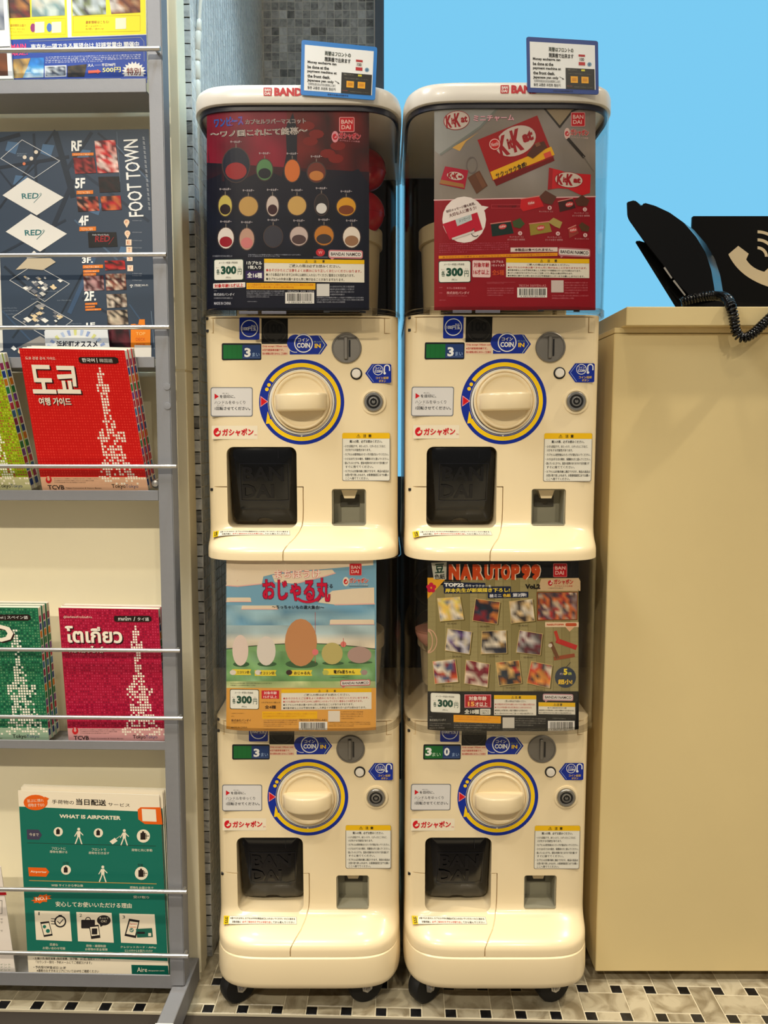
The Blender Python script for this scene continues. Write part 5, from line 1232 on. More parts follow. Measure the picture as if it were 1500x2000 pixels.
p.o(580, 400, 7.5); p.disc(344, 700, 66, (190, 40, 50), 3, 56); p.text('W', 312, 676, 376, 724, (230, 150, 150), 4, .03); p.rect(240, 758, 452, 778, (80, 84, 100), 3); bnlogo(p, 462, 660, 964, 782, 10)
p.o(360, 0, 3.225); price(p, 186, 1634, 374, 1768, -3)
p.text('1カプセル', 392, 1644, 490, 1666, WHT, 3, .04, 2); p.text('1個入り', 402, 1672, 484, 1694, WHT, 3, .03, 2); p.rect(386, 1706, 500, 1760, (44, 24, 84), 2); p.text('全16種', 396, 1716, 490, 1750, WHT, 3, .04, 2)
caution(p, 503, 1630, 1134, 1772, 3, 26, 8, 1)
p.rr(182, 1786, 384, 1818, 5, (240, 232, 224), 3, -8); p.text('対象年齢15才以上', 190, 1790, 372, 1814, (196, 40, 40), 4, .04, -6)
p.rect(392, 1782, 826, 1822, (240, 178, 20), 3, 2); lines(p, 400, 1788, 812, 1818, 2, (196, 84, 20), 4, 1, .7, 2, .7)
p.rect(834, 1788, 914, 1866, (214, 212, 206), 3)
for x0, y0, x1, y1, n in ((186, 1830, 220, 1838, 1), (392, 1830, 630, 1878, 4), (396, 1896, 500, 1906, 1), (186, 1872, 384, 1888, 1), (918, 1800, 1070, 1866, 4), (834, 1870, 1130, 1912, 3)): lines(p, x0, y0, x1, y1, n, (176, 178, 190), 3, n, .7)
p.text('株式会社バンダイ', 186, 1846, 316, 1864, (200, 202, 210), 3, .02); p.text('MADE IN CHINA', 188, 1902, 294, 1920, (186, 188, 200), 3, .02); p.text('782563 300 YEN', 650, 1830, 816, 1840, (190, 190, 196), 3); barcode(p, 636, 1842, 818, 1912, 3, 5)
poster('LU', p, (404, 200, 721, 606), 'dark red and navy poster of small charms inside the upper left dome', (30, 24, 26))

# 2. chocolate wafer poster
p = Print(); p.rect(848, 200, 1163, 606, (136, 126, 118), 0); p.photo([(848, 200), (1163, 200), (1163, 388), (848, 392)], [(140, 132, 126), (130, 120, 110), (136, 126, 116)], 5, 4, 3, .5); p.poly([(848, 391), (1163, 384), (1163, 606), (848, 606)], (142, 8, 26), 1); p.line([(848, 391), (1163, 384)], 2, (226, 180, 180), 1.5)
p.o(780, 0, 3.225)
p.poly([(220, 640), (640, 660), (520, 790), (290, 960), (255, 975), (222, 950)], (150, 150, 146), 1); p.line([(640, 660), (510, 800), (262, 972)], 14, (120, 124, 118), 2); p.poly([(500, 832), (440, 870), (330, 930), (380, 952), (420, 890)], (206, 160, 80), 1.5)
p.poly([(890, 660), (1130, 662), (1012, 800)], (150, 132, 104), 1.5); p.line([(896, 662), (1010, 800), (1090, 700), (1140, 680)], 12, (44, 38, 32), 2); p.line([(1066, 880), (1158, 985)], 20, (44, 38, 34), 2); p.line([(1158, 985), (1224, 1080)], 6, (110, 104, 96), 2)
def kk(q, bold=.045, lv=5, oval=True, oc=(206, 190, 178), rc=(156, 10, 24)):
    q = [Vector(v) for v in q]; c = (q[0] + q[1] + q[2] + q[3]) / 4; ux = (q[1] - q[0]) / 2; uy = (q[3] - q[0]) / 2
    if oval: p.poly([tuple(c + ux * 1.13 * math.cos(2 * math.pi * k / 28) + uy * 1.34 * math.sin(2 * math.pi * k / 28)) for k in range(28)], rc, lv - 2); p.poly([tuple(c + ux * 1.07 * math.cos(2 * math.pi * k / 28) + uy * 1.26 * math.sin(2 * math.pi * k / 28)) for k in range(28)], oc, lv - 1)
    P = lambda u, v: tuple(c + ux * u + uy * v)
    p.textq('K', [P(-.93, -.85), P(-.42, -.85), P(-.42, .95), P(-.93, .95)], rc, lv, bold); p.textq('it', [P(-.46, -.42), P(-.14, -.42), P(-.14, .52), P(-.46, .52)], rc, lv, bold); p.textq('K', [P(-.2, -1.0), P(.34, -1.0), P(.34, .95), P(-.2, .95)], rc, lv, bold); p.textq('at', [P(.36, -.52), P(.93, -.52), P(.93, .42), P(.36, .42)], rc, lv, bold)
kk([(286, 722), (432, 706), (432, 796), (292, 812)]); p.textq('Nestlé', [(280, 738), (320, 726), (322, 740), (284, 750)], (186, 14, 30), 5)
p.textq('ミニチャーム', [(466, 728), (722, 724), (722, 762), (466, 768)], (200, 60, 90), 4, .05); p.textq('ミニチャーム', [(466, 728), (722, 724), (722, 762), (466, 768)], (236, 190, 200), 5, .01)
bandai(p, 1080, 708, 1170, 798); gasha(p, 1040, 812, 1192, 872, (200, 40, 50), (226, 190, 180), 6)
p.poly([(492, 882), (868, 728), (978, 1012), (610, 1172), (590, 1130)], (112, 8, 12), 2); p.poly([(492, 882), (868, 728), (972, 990), (588, 1140)], (158, 14, 18), 3)
p.poly([(572, 1084), (956, 924), (978, 976), (590, 1134)], (232, 172, 20), 4); kk([(598, 860), (832, 780), (866, 916), (632, 1000)], .06, 6); p.disc(600, 910, 34, (196, 20, 22), 6, 40); p.ring(600, 910, 30, 34, (236, 210, 200), 7, n=18); p.textq('Nestlé', [(576, 902), (624, 890), (626, 916), (580, 926)], (236, 214, 206), 7)
p.textq('サクッサク食感!', [(602, 1094), (796, 1018), (806, 1052), (612, 1128)], (40, 26, 18), 6, .03); p.poly([(800, 980), (850, 910), (910, 890), (930, 930), (840, 1000)], (84, 44, 30), 7); p.poly([(852, 906), (880, 896), (890, 916), (862, 928)], (130, 80, 54), 8); p.poly([(906, 970), (950, 952), (960, 984), (918, 1000)], (220, 80, 60), 7)
p.poly([(288, 1048), (434, 1074), (410, 1192), (252, 1160)], (170, 20, 50), 3); p.poly([(262, 1132), (404, 1160), (408, 1184), (254, 1156)], (160, 110, 60), 4); kk([(306, 1082), (404, 1096), (398, 1138), (300, 1122)], .06, 6)
p.poly([(430, 1120), (504, 1074), (556, 1170), (486, 1222)], (100, 62, 42), 3); p.poly([(478, 1098), (500, 1084), (548, 1172), (524, 1188)], (116, 74, 50), 4); p.ring(456, 1040, 30, 36, (110, 100, 96), 3, n=24, k=1.5)
p.poly([(942, 1056), (1000, 1070), (1050, 1086), (1120, 1094), (1206, 1100), (1200, 1216), (1150, 1232), (1060, 1190), (1000, 1186), (934, 1196)], (196, 26, 34), 3); kk([(990, 1090), (1150, 1104), (1142, 1178), (984, 1164)], .06, 6); p.poly([(934, 1196), (942, 1056), (966, 1064), (960, 1192)], (160, 18, 28), 4)
# lower half
p.disc(408, 1384, 138, (238, 226, 220), 2, 146); p.poly([(520, 1296), (562, 1304), (528, 1330)], (238, 226, 220), 2)
p.textq('刻印メッセージ欄も再現。', [(292, 1326), (474, 1272), (478, 1290), (298, 1342)], (90, 50, 50), 4, .02); p.textq('大切な人に贈ろう!', [(310, 1348), (482, 1296), (486, 1318), (316, 1370)], (110, 60, 60), 4, .02)
p.poly([(272, 1412), (490, 1338), (524, 1446), (316, 1512)], (190, 20, 50), 4); p.poly([(352, 1384), (452, 1350), (458, 1386), (364, 1426)], (190, 200, 200), 5); p.textq('メッセージ', [(372, 1382), (446, 1358), (448, 1380), (378, 1404)], (90, 110, 110), 6); p.poly([(330, 1500), (470, 1452), (474, 1466), (334, 1512)], (214, 206, 200), 5); p.ring(478, 1466, 22, 27, (80, 70, 70), 5, 40, 260, 14)
p.frame(580, 1290, 780, 1312, 2, (200, 70, 80), 3); p.text('ラインナップ 全5種', 620, 1294, 740, 1308, (60, 14, 20), 3, .01)
for q, c, kx, ky in (([(766, 1254), (880, 1236), (910, 1300), (780, 1332), (760, 1310)], (200, 20, 30), 830, 1280), ([(1000, 1270), (1090, 1250), (1110, 1310), (1010, 1336)], (60, 26, 24), 1070, 1288), ([(576, 1410), (700, 1394), (720, 1470), (584, 1490)], (16, 44, 38), 650, 1428), ([(818, 1410), (940, 1396), (960, 1460), (826, 1484)], (150, 132, 50), 890, 1436), ([(1064, 1440), (1110, 1420), (1130, 1470), (1070, 1500)], (150, 60, 50), 1094, 1450)):
    p.poly(q, c, 3); p.line([q[0], q[1]], 6, (214, 130, 120), 4); p.disc(kx, ky, 26, (200, 60, 60), 5, 16, rot=-15); p.textq('KitKat', [(kx - 20, ky - 4), (kx + 18, ky - 12), (kx + 20, ky + 2), (kx - 18, ky + 10)], (236, 200, 196), 6, .03)
for q, c in (([(880, 1240), (920, 1200), (990, 1240), (960, 1290), (912, 1280)], (90, 50, 36)), ([(1104, 1262), (1150, 1228), (1198, 1262), (1180, 1300), (1120, 1296)], (84, 46, 32)), ([(710, 1396), (760, 1374), (790, 1410), (760, 1440), (720, 1430)], (60, 80, 40)), ([(936, 1400), (970, 1372), (1026, 1400), (1010, 1440), (980, 1428)], (170, 150, 80)), ([(1128, 1420), (1150, 1400), (1198, 1430), (1190, 1460), (1150, 1456)], (84, 56, 32))): p.poly(q, c, 4)
for k, (x, y) in enumerate(((946, 1310), (1168, 1320), (760, 1470), (998, 1472), (1170, 1482))):
    p.disc(x, y, 13, (228, 190, 190), 5, n=14); p.text(str(k + 1), x - 4, y - 7, x + 4, y + 7, (120, 20, 30), 6, .02); p.text('キットカット ミニ', x - 66, y + 18, x + 22, y + 28, (220, 170, 170), 5); 
    if k in (1, 2, 3): p.text('オトナの甘さ 抹茶味', x - 80, y + 34, x + 30, y + 46, (220, 170, 170), 5)
lines(p, 250, 1534, 690, 1600, 5, (200, 90, 110), 3, 2, .5, -8, .4)
p.poly([(248, 1612), (996, 1592), (996, 1612), (248, 1630)], (232, 150, 20), 3); p.textq(FILL[0] + 'お申し付けください。', [(272, 1616), (980, 1597), (980, 1609), (272, 1626)], (160, 70, 14), 4)
p.rect(700, 1560, 996, 1588, (226, 206, 198), 3, -2); p.text('本製品は食べられません。', 726, 1565, 966, 1583, (60, 30, 26), 4, .03, -1); bnlogo(p, 1000, 1558, 1202, 1612, 10, (190, 120, 126))
price(p, 246, 1644, 450, 1782, -3); p.rr(460, 1640, 574, 1746, 8, (232, 200, 196), 3, 2); p.text('対象年齢', 468, 1654, 566, 1684, (176, 20, 40), 4, .03); p.text('16才以上', 466, 1698, 566, 1730, (176, 20, 40), 4, .03)
p.text('1カプセル', 582, 1640, 656, 1656, (236, 190, 190), 3, .03); p.text('1セット入り', 582, 1664, 662, 1680, (236, 190, 190), 3, .03); p.text('全5種', 584, 1700, 660, 1734, (216, 84, 40), 3, .02)
caution(p, 672, 1626, 1196, 1746, 4, 28, 6, 1, 'ご購入の際は必ずお読みください。', 2)
for x0, y0, x1, y1, n in ((250, 1808, 286, 1818, 1), (250, 1842, 286, 1852, 1), (300, 1860, 510, 1872, 1), (250, 1888, 324, 1898, 1), (550, 1776, 730, 1790, 2), (552, 1812, 720, 1870, 4), (1040, 1776, 1186, 1856, 5), (960, 1858, 1190, 1890, 2)): lines(p, x0, y0, x1, y1, n, (214, 120, 130), 3, n, .6)
p.text('ネスレ日本株式会社', 298, 1808, 420, 1822, (220, 140, 146), 3, .01); p.text('株式会社バンダイ', 298, 1836, 440, 1854, (230, 170, 170), 3, .02); p.text('782534 300YEN-A2', 752, 1792, 924, 1808, (206, 130, 130), 3, .01); barcode(p, 742, 1812, 930, 1874, 3, 6); p.rect(956, 1766, 1034, 1842, (206, 190, 184), 3)
poster('RU', p, (848, 200, 1163, 606), 'chocolate wafer miniature poster, grey above and red below, inside the upper right dome', (70, 60, 54))

# 3. landscape poster (figures replaced by plain rounded pebbles)
p = Print(); p.rect(442, 1090, 735, 1436, (120, 168, 194), 0); p.o(380, 1070, 3.571)
p.photo([(222, 400), (1254, 400), (1258, 540), (222, 540)], [(130, 170, 190), (150, 184, 196), (110, 158, 186)], 10, 3, 2, 1)
p.photo([(222, 540), (1258, 540), (1258, 700), (222, 700)], [(216, 206, 190), (206, 206, 200), (226, 210, 186)], 10, 3, 3, 1, [[(170, 192, 196)], [(222, 212, 192)], [(230, 216, 190)]])
CL = (232, 214, 186); CP_ = (232, 180, 170)
for q in ([(222, 70), (1246, 70), (1246, 120), (1100, 130), (880, 150), (600, 170), (480, 200), (470, 250), (300, 268), (222, 262)], [(560, 240), (540, 190), (700, 170), (960, 150), (980, 176), (900, 200), (700, 250)], [(860, 380), (880, 360), (960, 300), (1100, 284), (1252, 276), (1254, 390), (1100, 394), (980, 396)]):
    p.poly(q, CL, 1.5); p.line(q[-3:], 8, CP_, 1.7)
for x0, y0, x1, y1 in ((222, 346, 394, 378), (328, 402, 580, 430), (944, 500, 1252, 536), (222, 190, 300, 232)): p.rr(x0, y0, x1, y1, 11, CL, 1.6); p.line([(x0, y1 - 3), (x1, y1 - 3)], 6, CP_, 1.8)
hill = [(222, 706), (330, 690), (560, 672), (760, 664), (960, 672), (1150, 690), (1260, 706)]
for a, b in zip(hill[:-1], hill[1:]): p.poly([a, b, (b[0], 972), (a[0], 972)], (124, 168, 110), 2); p.line([a, b], 5, (40, 54, 40), 3)
p.photo([(222, 720), (1260, 720), (1262, 930), (222, 930)], [(112, 160, 100), (130, 176, 116), (98, 148, 90), (140, 184, 138)], 16, 4, 5, 2.5); p.photo([(222, 930), (1262, 930), (1264, 976), (222, 976)], [(170, 186, 130), (200, 206, 150), (150, 170, 110)], 14, 1, 6, 2.5)
p.rect(222, 974, 1266, 1310, (222, 160, 70), 2)
p.textq('まちぼうけ', [(556, 152), (880, 150), (880, 210), (556, 214)], (232, 120, 120), 4, .07); p.textq('まちぼうけ', [(556, 152), (880, 150), (880, 210), (556, 214)], (246, 226, 210), 5, .025)
p.textq('おじゃる丸', [(470, 212), (948, 206), (948, 380), (474, 366)], (120, 24, 60), 4, .07); p.textq('おじゃる丸', [(474, 216), (944, 210), (944, 376), (478, 362)], (206, 20, 60), 5, .035); p.ring(790, 310, 78, 100, (206, 20, 60), 5, 25, 145, 16, .75)
p.text('まる', 912, 252, 964, 280, (40, 30, 40), 4, .02); p.text('～ちっちゃいもの達大集合!～', 540, 398, 904, 424, (30, 34, 50), 4, .03, 4)
bandai(p, 1080, 108, 1166, 192, (226, 130, 120)); gasha(p, 1036, 208, 1212, 262, (206, 40, 40), (232, 220, 200), 2); p.line([(1080, 268), (1210, 266)], 3, (90, 90, 80), 3)
def pebble(x, y, w, h, c, sh=1):
    p.disc(x + 6, y + h * .9, w * 1.02, (60, 96, 62), 3, h * .18); p.disc(x, y, w, c, 4, h)
pebble(320, 714, 56, 108, (226, 206, 194)); pebble(500, 718, 66, 102, (222, 212, 202)); pebble(742, 660, 112, 166, (196, 138, 92)); pebble(960, 736, 74, 76, (190, 176, 110)); pebble(1150, 746, 84, 58, (176, 146, 136))
p.line([(842, 450), (842, 800)], 3, (190, 80, 80), 4); p.disc(842, 726, 22, (226, 120, 120), 5); p.disc(1038, 672, 20, (220, 120, 110), 5); p.line([(1038, 630), (1038, 690)], 3, (190, 60, 60), 5)
for x0, x1, y0, y1, t in ((292, 396, 846, 886, 'ニコリン坊'), (450, 572, 852, 892, 'オコリン坊'), (690, 822, 852, 892, 'おじゃる丸'), (930, 1164, 842, 886, '電ボ&星ちゃん')):
    p.poly([(x0 - 30, y0), (x1, y0), (x1 - 10, (y0 + y1) / 2), (x1, y1), (x0 - 30, y1)], (238, 212, 60), 4); p.text(t, x0 + (40 if x0 > 900 else 4), y0 + 9, x1 - (46 if x0 > 900 else 14), y1 - 9, (50, 36, 26), 5, .04)
for x, c in ((268, (226, 214, 200)), (444, (222, 214, 206)), (660, (60, 40, 40)), (914, (190, 190, 90)), (1184, (166, 140, 136))): p.disc(x, 868, 22, c, 5, 18)
lines(p, 250, 940, 540, 968, 2, (40, 60, 40), 4, 2, .6); lines(p, 940, 898, 1150, 912, 1, (40, 50, 40), 4, 1, .7); bnlogo(p, 1016, 922, 1226, 966, -6, (200, 110, 116))
price(p, 246, 984, 450, 1124, 3, (56, 64, 40)); p.rect(468, 994, 590, 1052, (206, 24, 44), 3); p.text('対象年齢', 484, 1000, 574, 1022, (244, 210, 206), 4, .03); p.text('15才以上', 480, 1028, 576, 1048, (244, 210, 206), 4, .03)
p.text('1カプセルに1個入り', 468, 1072, 596, 1084, (70, 50, 30), 3, .01); p.text('全4種', 490, 1098, 568, 1122, (60, 36, 20), 3, .04); caution(p, 606, 986, 1234, 1130, 4, 26, -6, 2)
p.rect(472, 1140, 856, 1192, (240, 184, 10), 3); lines(p, 480, 1150, 848, 1184, 2, (190, 110, 20), 4, 0, .7, 0, .8); p.rect(932, 1136, 1014, 1212, (226, 216, 200), 3)
for x0, y0, x1, y1, n in ((256, 1150, 410, 1162, 1), (256, 1170, 290, 1182, 1), (256, 1216, 460, 1228, 1), (482, 1198, 716, 1252, 4), (482, 1264, 644, 1274, 1), (1020, 1138, 1176, 1200, 4), (936, 1212, 1226, 1250, 3)): lines(p, x0, y0, x1, y1, n, (96, 60, 26), 3, n, .62)
p.text('株式会社バンダイ', 256, 1194, 394, 1212, (90, 50, 20), 3, .02); p.text('MADE IN CHINA', 256, 1246, 368, 1258, (96, 60, 26), 3, .01); p.text('782553 300YEN-A82', 730, 1194, 922, 1208, (60, 40, 24), 3, .01); barcode(p, 728, 1212, 926, 1270, 3, 7)
poster('LL', p, (442, 1090, 735, 1436), 'sky and green hill poster with an orange lower band inside the lower left dome', (70, 56, 40))

# 4. picture card poster (pictures replaced by plain abstract colour patches)
p = Print(); p.rect(835, 1092, 1130, 1436, (20, 20, 22), 0); p.o(780, 1070, 3.571)
TAT = [(150, 138, 92), (140, 128, 82), (158, 146, 100)]
for k in range(18):
    x0, x1 = 198 + k * 58.3, 198 + (k + 1) * 58.3; c = TAT[k % 3]
    p.poly([(x0, 210 if k > 3 else 260), (x1, 210 if k > 3 else 260), (x1, 1004), (x0, 1004)], c, 1); p.line([(x1, 220), (x1, 1002)], 4, (128, 116, 72), 1.2)
for k in range(22): p.line([(198, 236 + k * 35), (1248, 236 + k * 35)], 2, (138, 126, 82), 1.4)
p.poly([(196, 208), (330, 208), (196, 356)], (222, 160, 40), 2); 
for k in range(5): p.disc(222 + 20 * math.cos(R(72 * k - 90)), 278 + 22 * math.sin(R(72 * k - 90)), 15, (190, 24, 60), 3)
p.poly([(222, 104), (330, 98), (326, 220), (240, 218)], (190, 190, 176), 3); p.textq('豆', [(248, 112), (312, 108), (312, 172), (248, 178)], (22, 60, 44), 4, .04); p.textq('色紙', [(244, 184), (318, 180), (318, 216), (246, 220)], (30, 30, 32), 4, .03)
for k, (a, b, bold) in enumerate((((240, 222, 196), 5, .115), ((206, 74, 24), 6, .085))):
    x = [342, 436, 530, 622, 682, 744, 816, 884, 0]
    d = 0 if k else 0
    for ch, x0, x1 in zip('NARUTOP99', (344, 424, 510, 592, 648, 706, 780, 850, 918), (418, 500, 584, 652, 706, 772, 838, 912, 982)):
        p.textq(ch, [(x0 + (5 if k == 0 else 0), 116), (x1 + (6 if k == 0 else 0), 112), (x1 + (6 if k == 0 else 0), 224 + (x0 > 900) * 4), (x0 + (5 if k == 0 else 0), 222)], a, b, bold)
p.poly([(340, 224), (990, 230), (980, 250), (350, 250)], TAT[0], 2) if False else None
p.text('VoL2', 876, 252, 982, 286, (26, 24, 22), 6, .06)
p.rr(304, 238, 600, 276, 6, (24, 36, 66), 3, 6); p.rr(310, 272, 778, 318, 6, (24, 36, 66), 3, -4); p.rr(616, 312, 900, 352, 6, (24, 36, 66), 3, -6)
p.text('TOP22', 312, 244, 450, 270, WHT, 4, .05, 2); p.text('のキャラクターを', 460, 254, 640, 272, (226, 226, 220), 4, .03, 4); p.text('岸本先生が新規描き下ろし!', 320, 282, 770, 312, (240, 214, 70), 4, .045, -4); p.text('極ミニ', 628, 322, 712, 346, (226, 226, 230), 4, .04, -2); p.text('色紙', 722, 320, 776, 344, (240, 200, 60), 4, .04, -1); p.text('第2弾!', 790, 316, 886, 342, (226, 226, 230), 4, .04, -2)
bandai(p, 1072, 108, 1170, 204, (206, 110, 110)); p.poly([(990, 214), (1250, 210), (1262, 232), (1262, 300), (960, 300)], (206, 176, 136), 2); gasha(p, 1032, 218, 1212, 272, (190, 30, 36), None); lines(p, 1036, 276, 1210, 288, 1, (120, 90, 70), 3, 1, .7)
def card(q, pal, sd):
    p.poly([(x + 7, y + 6) for x, y in q], (96, 84, 44), 2); p.poly(q, (206, 180, 120), 3); c = [sum(v[0] for v in q) / 4, sum(v[1] for v in q) / 4]
    p.photo([(c[0] + (x - c[0]) * .95, c[1] + (y - c[1]) * .95) for x, y in q], pal, 5, 5, sd, 4)
W_ = (222, 210, 190); D_ = (40, 40, 54); G_ = (110, 120, 134)
for q, pal, sd in (([(262, 350), (424, 340), (452, 500), (282, 514)], [(226, 206, 110), W_, G_, (230, 190, 90), W_], 1), ([(530, 352), (704, 376), (684, 534), (508, 508)], [D_, (30, 60, 76), (200, 120, 60), (130, 40, 50), D_], 2), ([(764, 372), (930, 354), (946, 510), (778, 528)], [W_, (222, 190, 140), (190, 160, 110), W_, (60, 50, 50)], 3),
    ([(334, 560), (508, 584), (490, 744), (316, 716)], [(90, 60, 120), W_, (200, 196, 206), (50, 40, 66), W_], 4), ([(574, 580), (746, 572), (752, 736), (566, 742)], [(60, 62, 76), W_, (40, 44, 60), (190, 150, 90), D_], 5), ([(836, 572), (1000, 598), (984, 750), (812, 730)], [(120, 40, 60), (150, 146, 146), (90, 84, 84), (206, 196, 190), (100, 40, 50)], 6),
    ([(230, 790), (390, 772), (412, 936), (246, 950)], [W_, (70, 84, 124), (210, 90, 50), (226, 220, 210), (150, 30, 40)], 7), ([(464, 778), (630, 808), (616, 974), (450, 946)], [(120, 14, 40), W_, (110, 20, 44), (150, 40, 60), (220, 200, 180)], 8), ([(670, 798), (836, 782), (856, 944), (694, 962)], [(40, 54, 66), D_, (190, 40, 40), (222, 180, 110), (200, 120, 50)], 9), ([(918, 788), (1068, 818), (1050, 980), (886, 944)], [(222, 110, 50), (200, 70, 50), W_, (60, 60, 66), (226, 150, 70)], 10)):
    card(q, pal, sd); x = (q[2][0] + q[3][0]) / 2; y = max(q[2][1], q[3][1]); p.text('・豆色紙・', x - 50, y + 8, x + 50, y + 20, (90, 78, 50), 3)
p.poly([(958, 308), (1244, 306), (1242, 502), (960, 508)], (130, 70, 30), 3); p.photo([(966, 314), (1238, 312), (1236, 496), (968, 500)], [(206, 110, 60), (90, 60, 70), (150, 130, 130), (60, 56, 66), (214, 190, 160), (170, 50, 50), (120, 90, 80)], 12, 8, 11, 4)
p.rect(1016, 518, 1250, 552, (232, 206, 170), 3); p.text('NARUTOP99', 1028, 528, 1146, 542, (196, 70, 30), 4, .04); p.rr(1158, 524, 1236, 546, 9, (196, 80, 40), 4); p.poly([(1158, 552), (1220, 552), (1186, 584)], (226, 180, 140), 3)
for a, b, w, c in (((1090, 590), (1110, 650), 22, (190, 60, 44)), ((1110, 650), (1220, 690), 34, (190, 40, 40)), ((1060, 670), (1100, 760), 26, (110, 70, 44)), ((1090, 770), (1210, 750), 26, (150, 70, 40))): p.line([a, b], w, c, 3)
p.disc(1052, 680, 14, (214, 200, 180), 4); p.disc(1158, 902, 74, (44, 56, 76), 3); p.text('約', 1118, 870, 1138, 886, (206, 190, 206), 4); p.text('5', 1144, 842, 1172, 886, (240, 216, 60), 4, .05); p.text('cm', 1176, 868, 1200, 886, (200, 206, 90), 4, .03); p.text('超小!', 1106, 916, 1206, 952, (236, 196, 60), 4, .05); p.line([(1160, 836), (1192, 800)], 5, (60, 56, 40), 3)
p.disc(198, 650, 76, (190, 150, 110), 2, 90) if False else p.ring(198, 650, 30, 36, (206, 160, 130), 2, -90, 90, 12, 2.2); p.ring(198, 650, 60, 66, (206, 160, 130), 2, -90, 90, 14, 1.3)
p.rect(198, 1000, 1248, 1300, (20, 20, 22), 2); price(p, 218, 1010, 424, 1144, 8, (226, 224, 210))
p.rect(454, 1022, 640, 1114, (220, 130, 140), 3); p.rect(460, 1028, 634, 1108, (176, 14, 34), 4); p.text('対象年齢', 484, 1034, 608, 1064, (244, 226, 216), 5, .04); p.text('15', 478, 1072, 524, 1104, (248, 180, 90), 5, .04); p.text('才以上', 528, 1074, 614, 1106, (244, 226, 216), 5, .03)
p.text('全10種', 454, 1126, 556, 1158, (230, 228, 214), 3, .045); p.rr(562, 1122, 636, 1164, 5, (222, 220, 206), 3); p.text('1カプセル', 572, 1130, 626, 1142, (50, 48, 44), 4, .02); p.text('1個入り', 574, 1146, 624, 1158, (50, 48, 44), 4, .02)
caution(p, 660, 1026, 954, 1166, 4, 28, 2, 2, 'ご購入の際は必ずお読みください。', 1); bnlogo(p, 1000, 1016, 1212, 1064, 4, (196, 150, 156)); caution(p, 970, 1076, 1226, 1158, 2, 28, 4, 0, '●とがった部分がありますのでご注意', 3)
p.rect(378, 1164, 708, 1214, (240, 166, 20), 3, 10); lines(p, 390, 1172, 690, 1204, 2, (190, 90, 20), 4, 0, .7, 10, .8); p.rect(720, 1182, 802, 1256, (206, 200, 188), 3)
for x0, y0, x1, y1, n in ((210, 1174, 244, 1184, 1), (210, 1218, 360, 1246, 2), (380, 1216, 700, 1278, 4), (806, 1184, 1020, 1246, 4), (720, 1256, 1016, 1288, 2), (1066, 1184, 1222, 1198, 1)): lines(p, x0, y0, x1, y1, n, (150, 146, 136), 3, n, .6, 4)
p.text('株式会社バンダイ', 210, 1192, 324, 1208, (176, 172, 160), 3, .02); p.text('MADE IN CHINA', 210, 1250, 316, 1262, (150, 146, 136), 3, .01); barcode(p, 1036, 1206, 1222, 1276, 3, 8)
poster('RL', p, (835, 1092, 1130, 1436), 'tatami poster of tilted picture cards under orange lettering inside the lower right dome', (40, 36, 30))

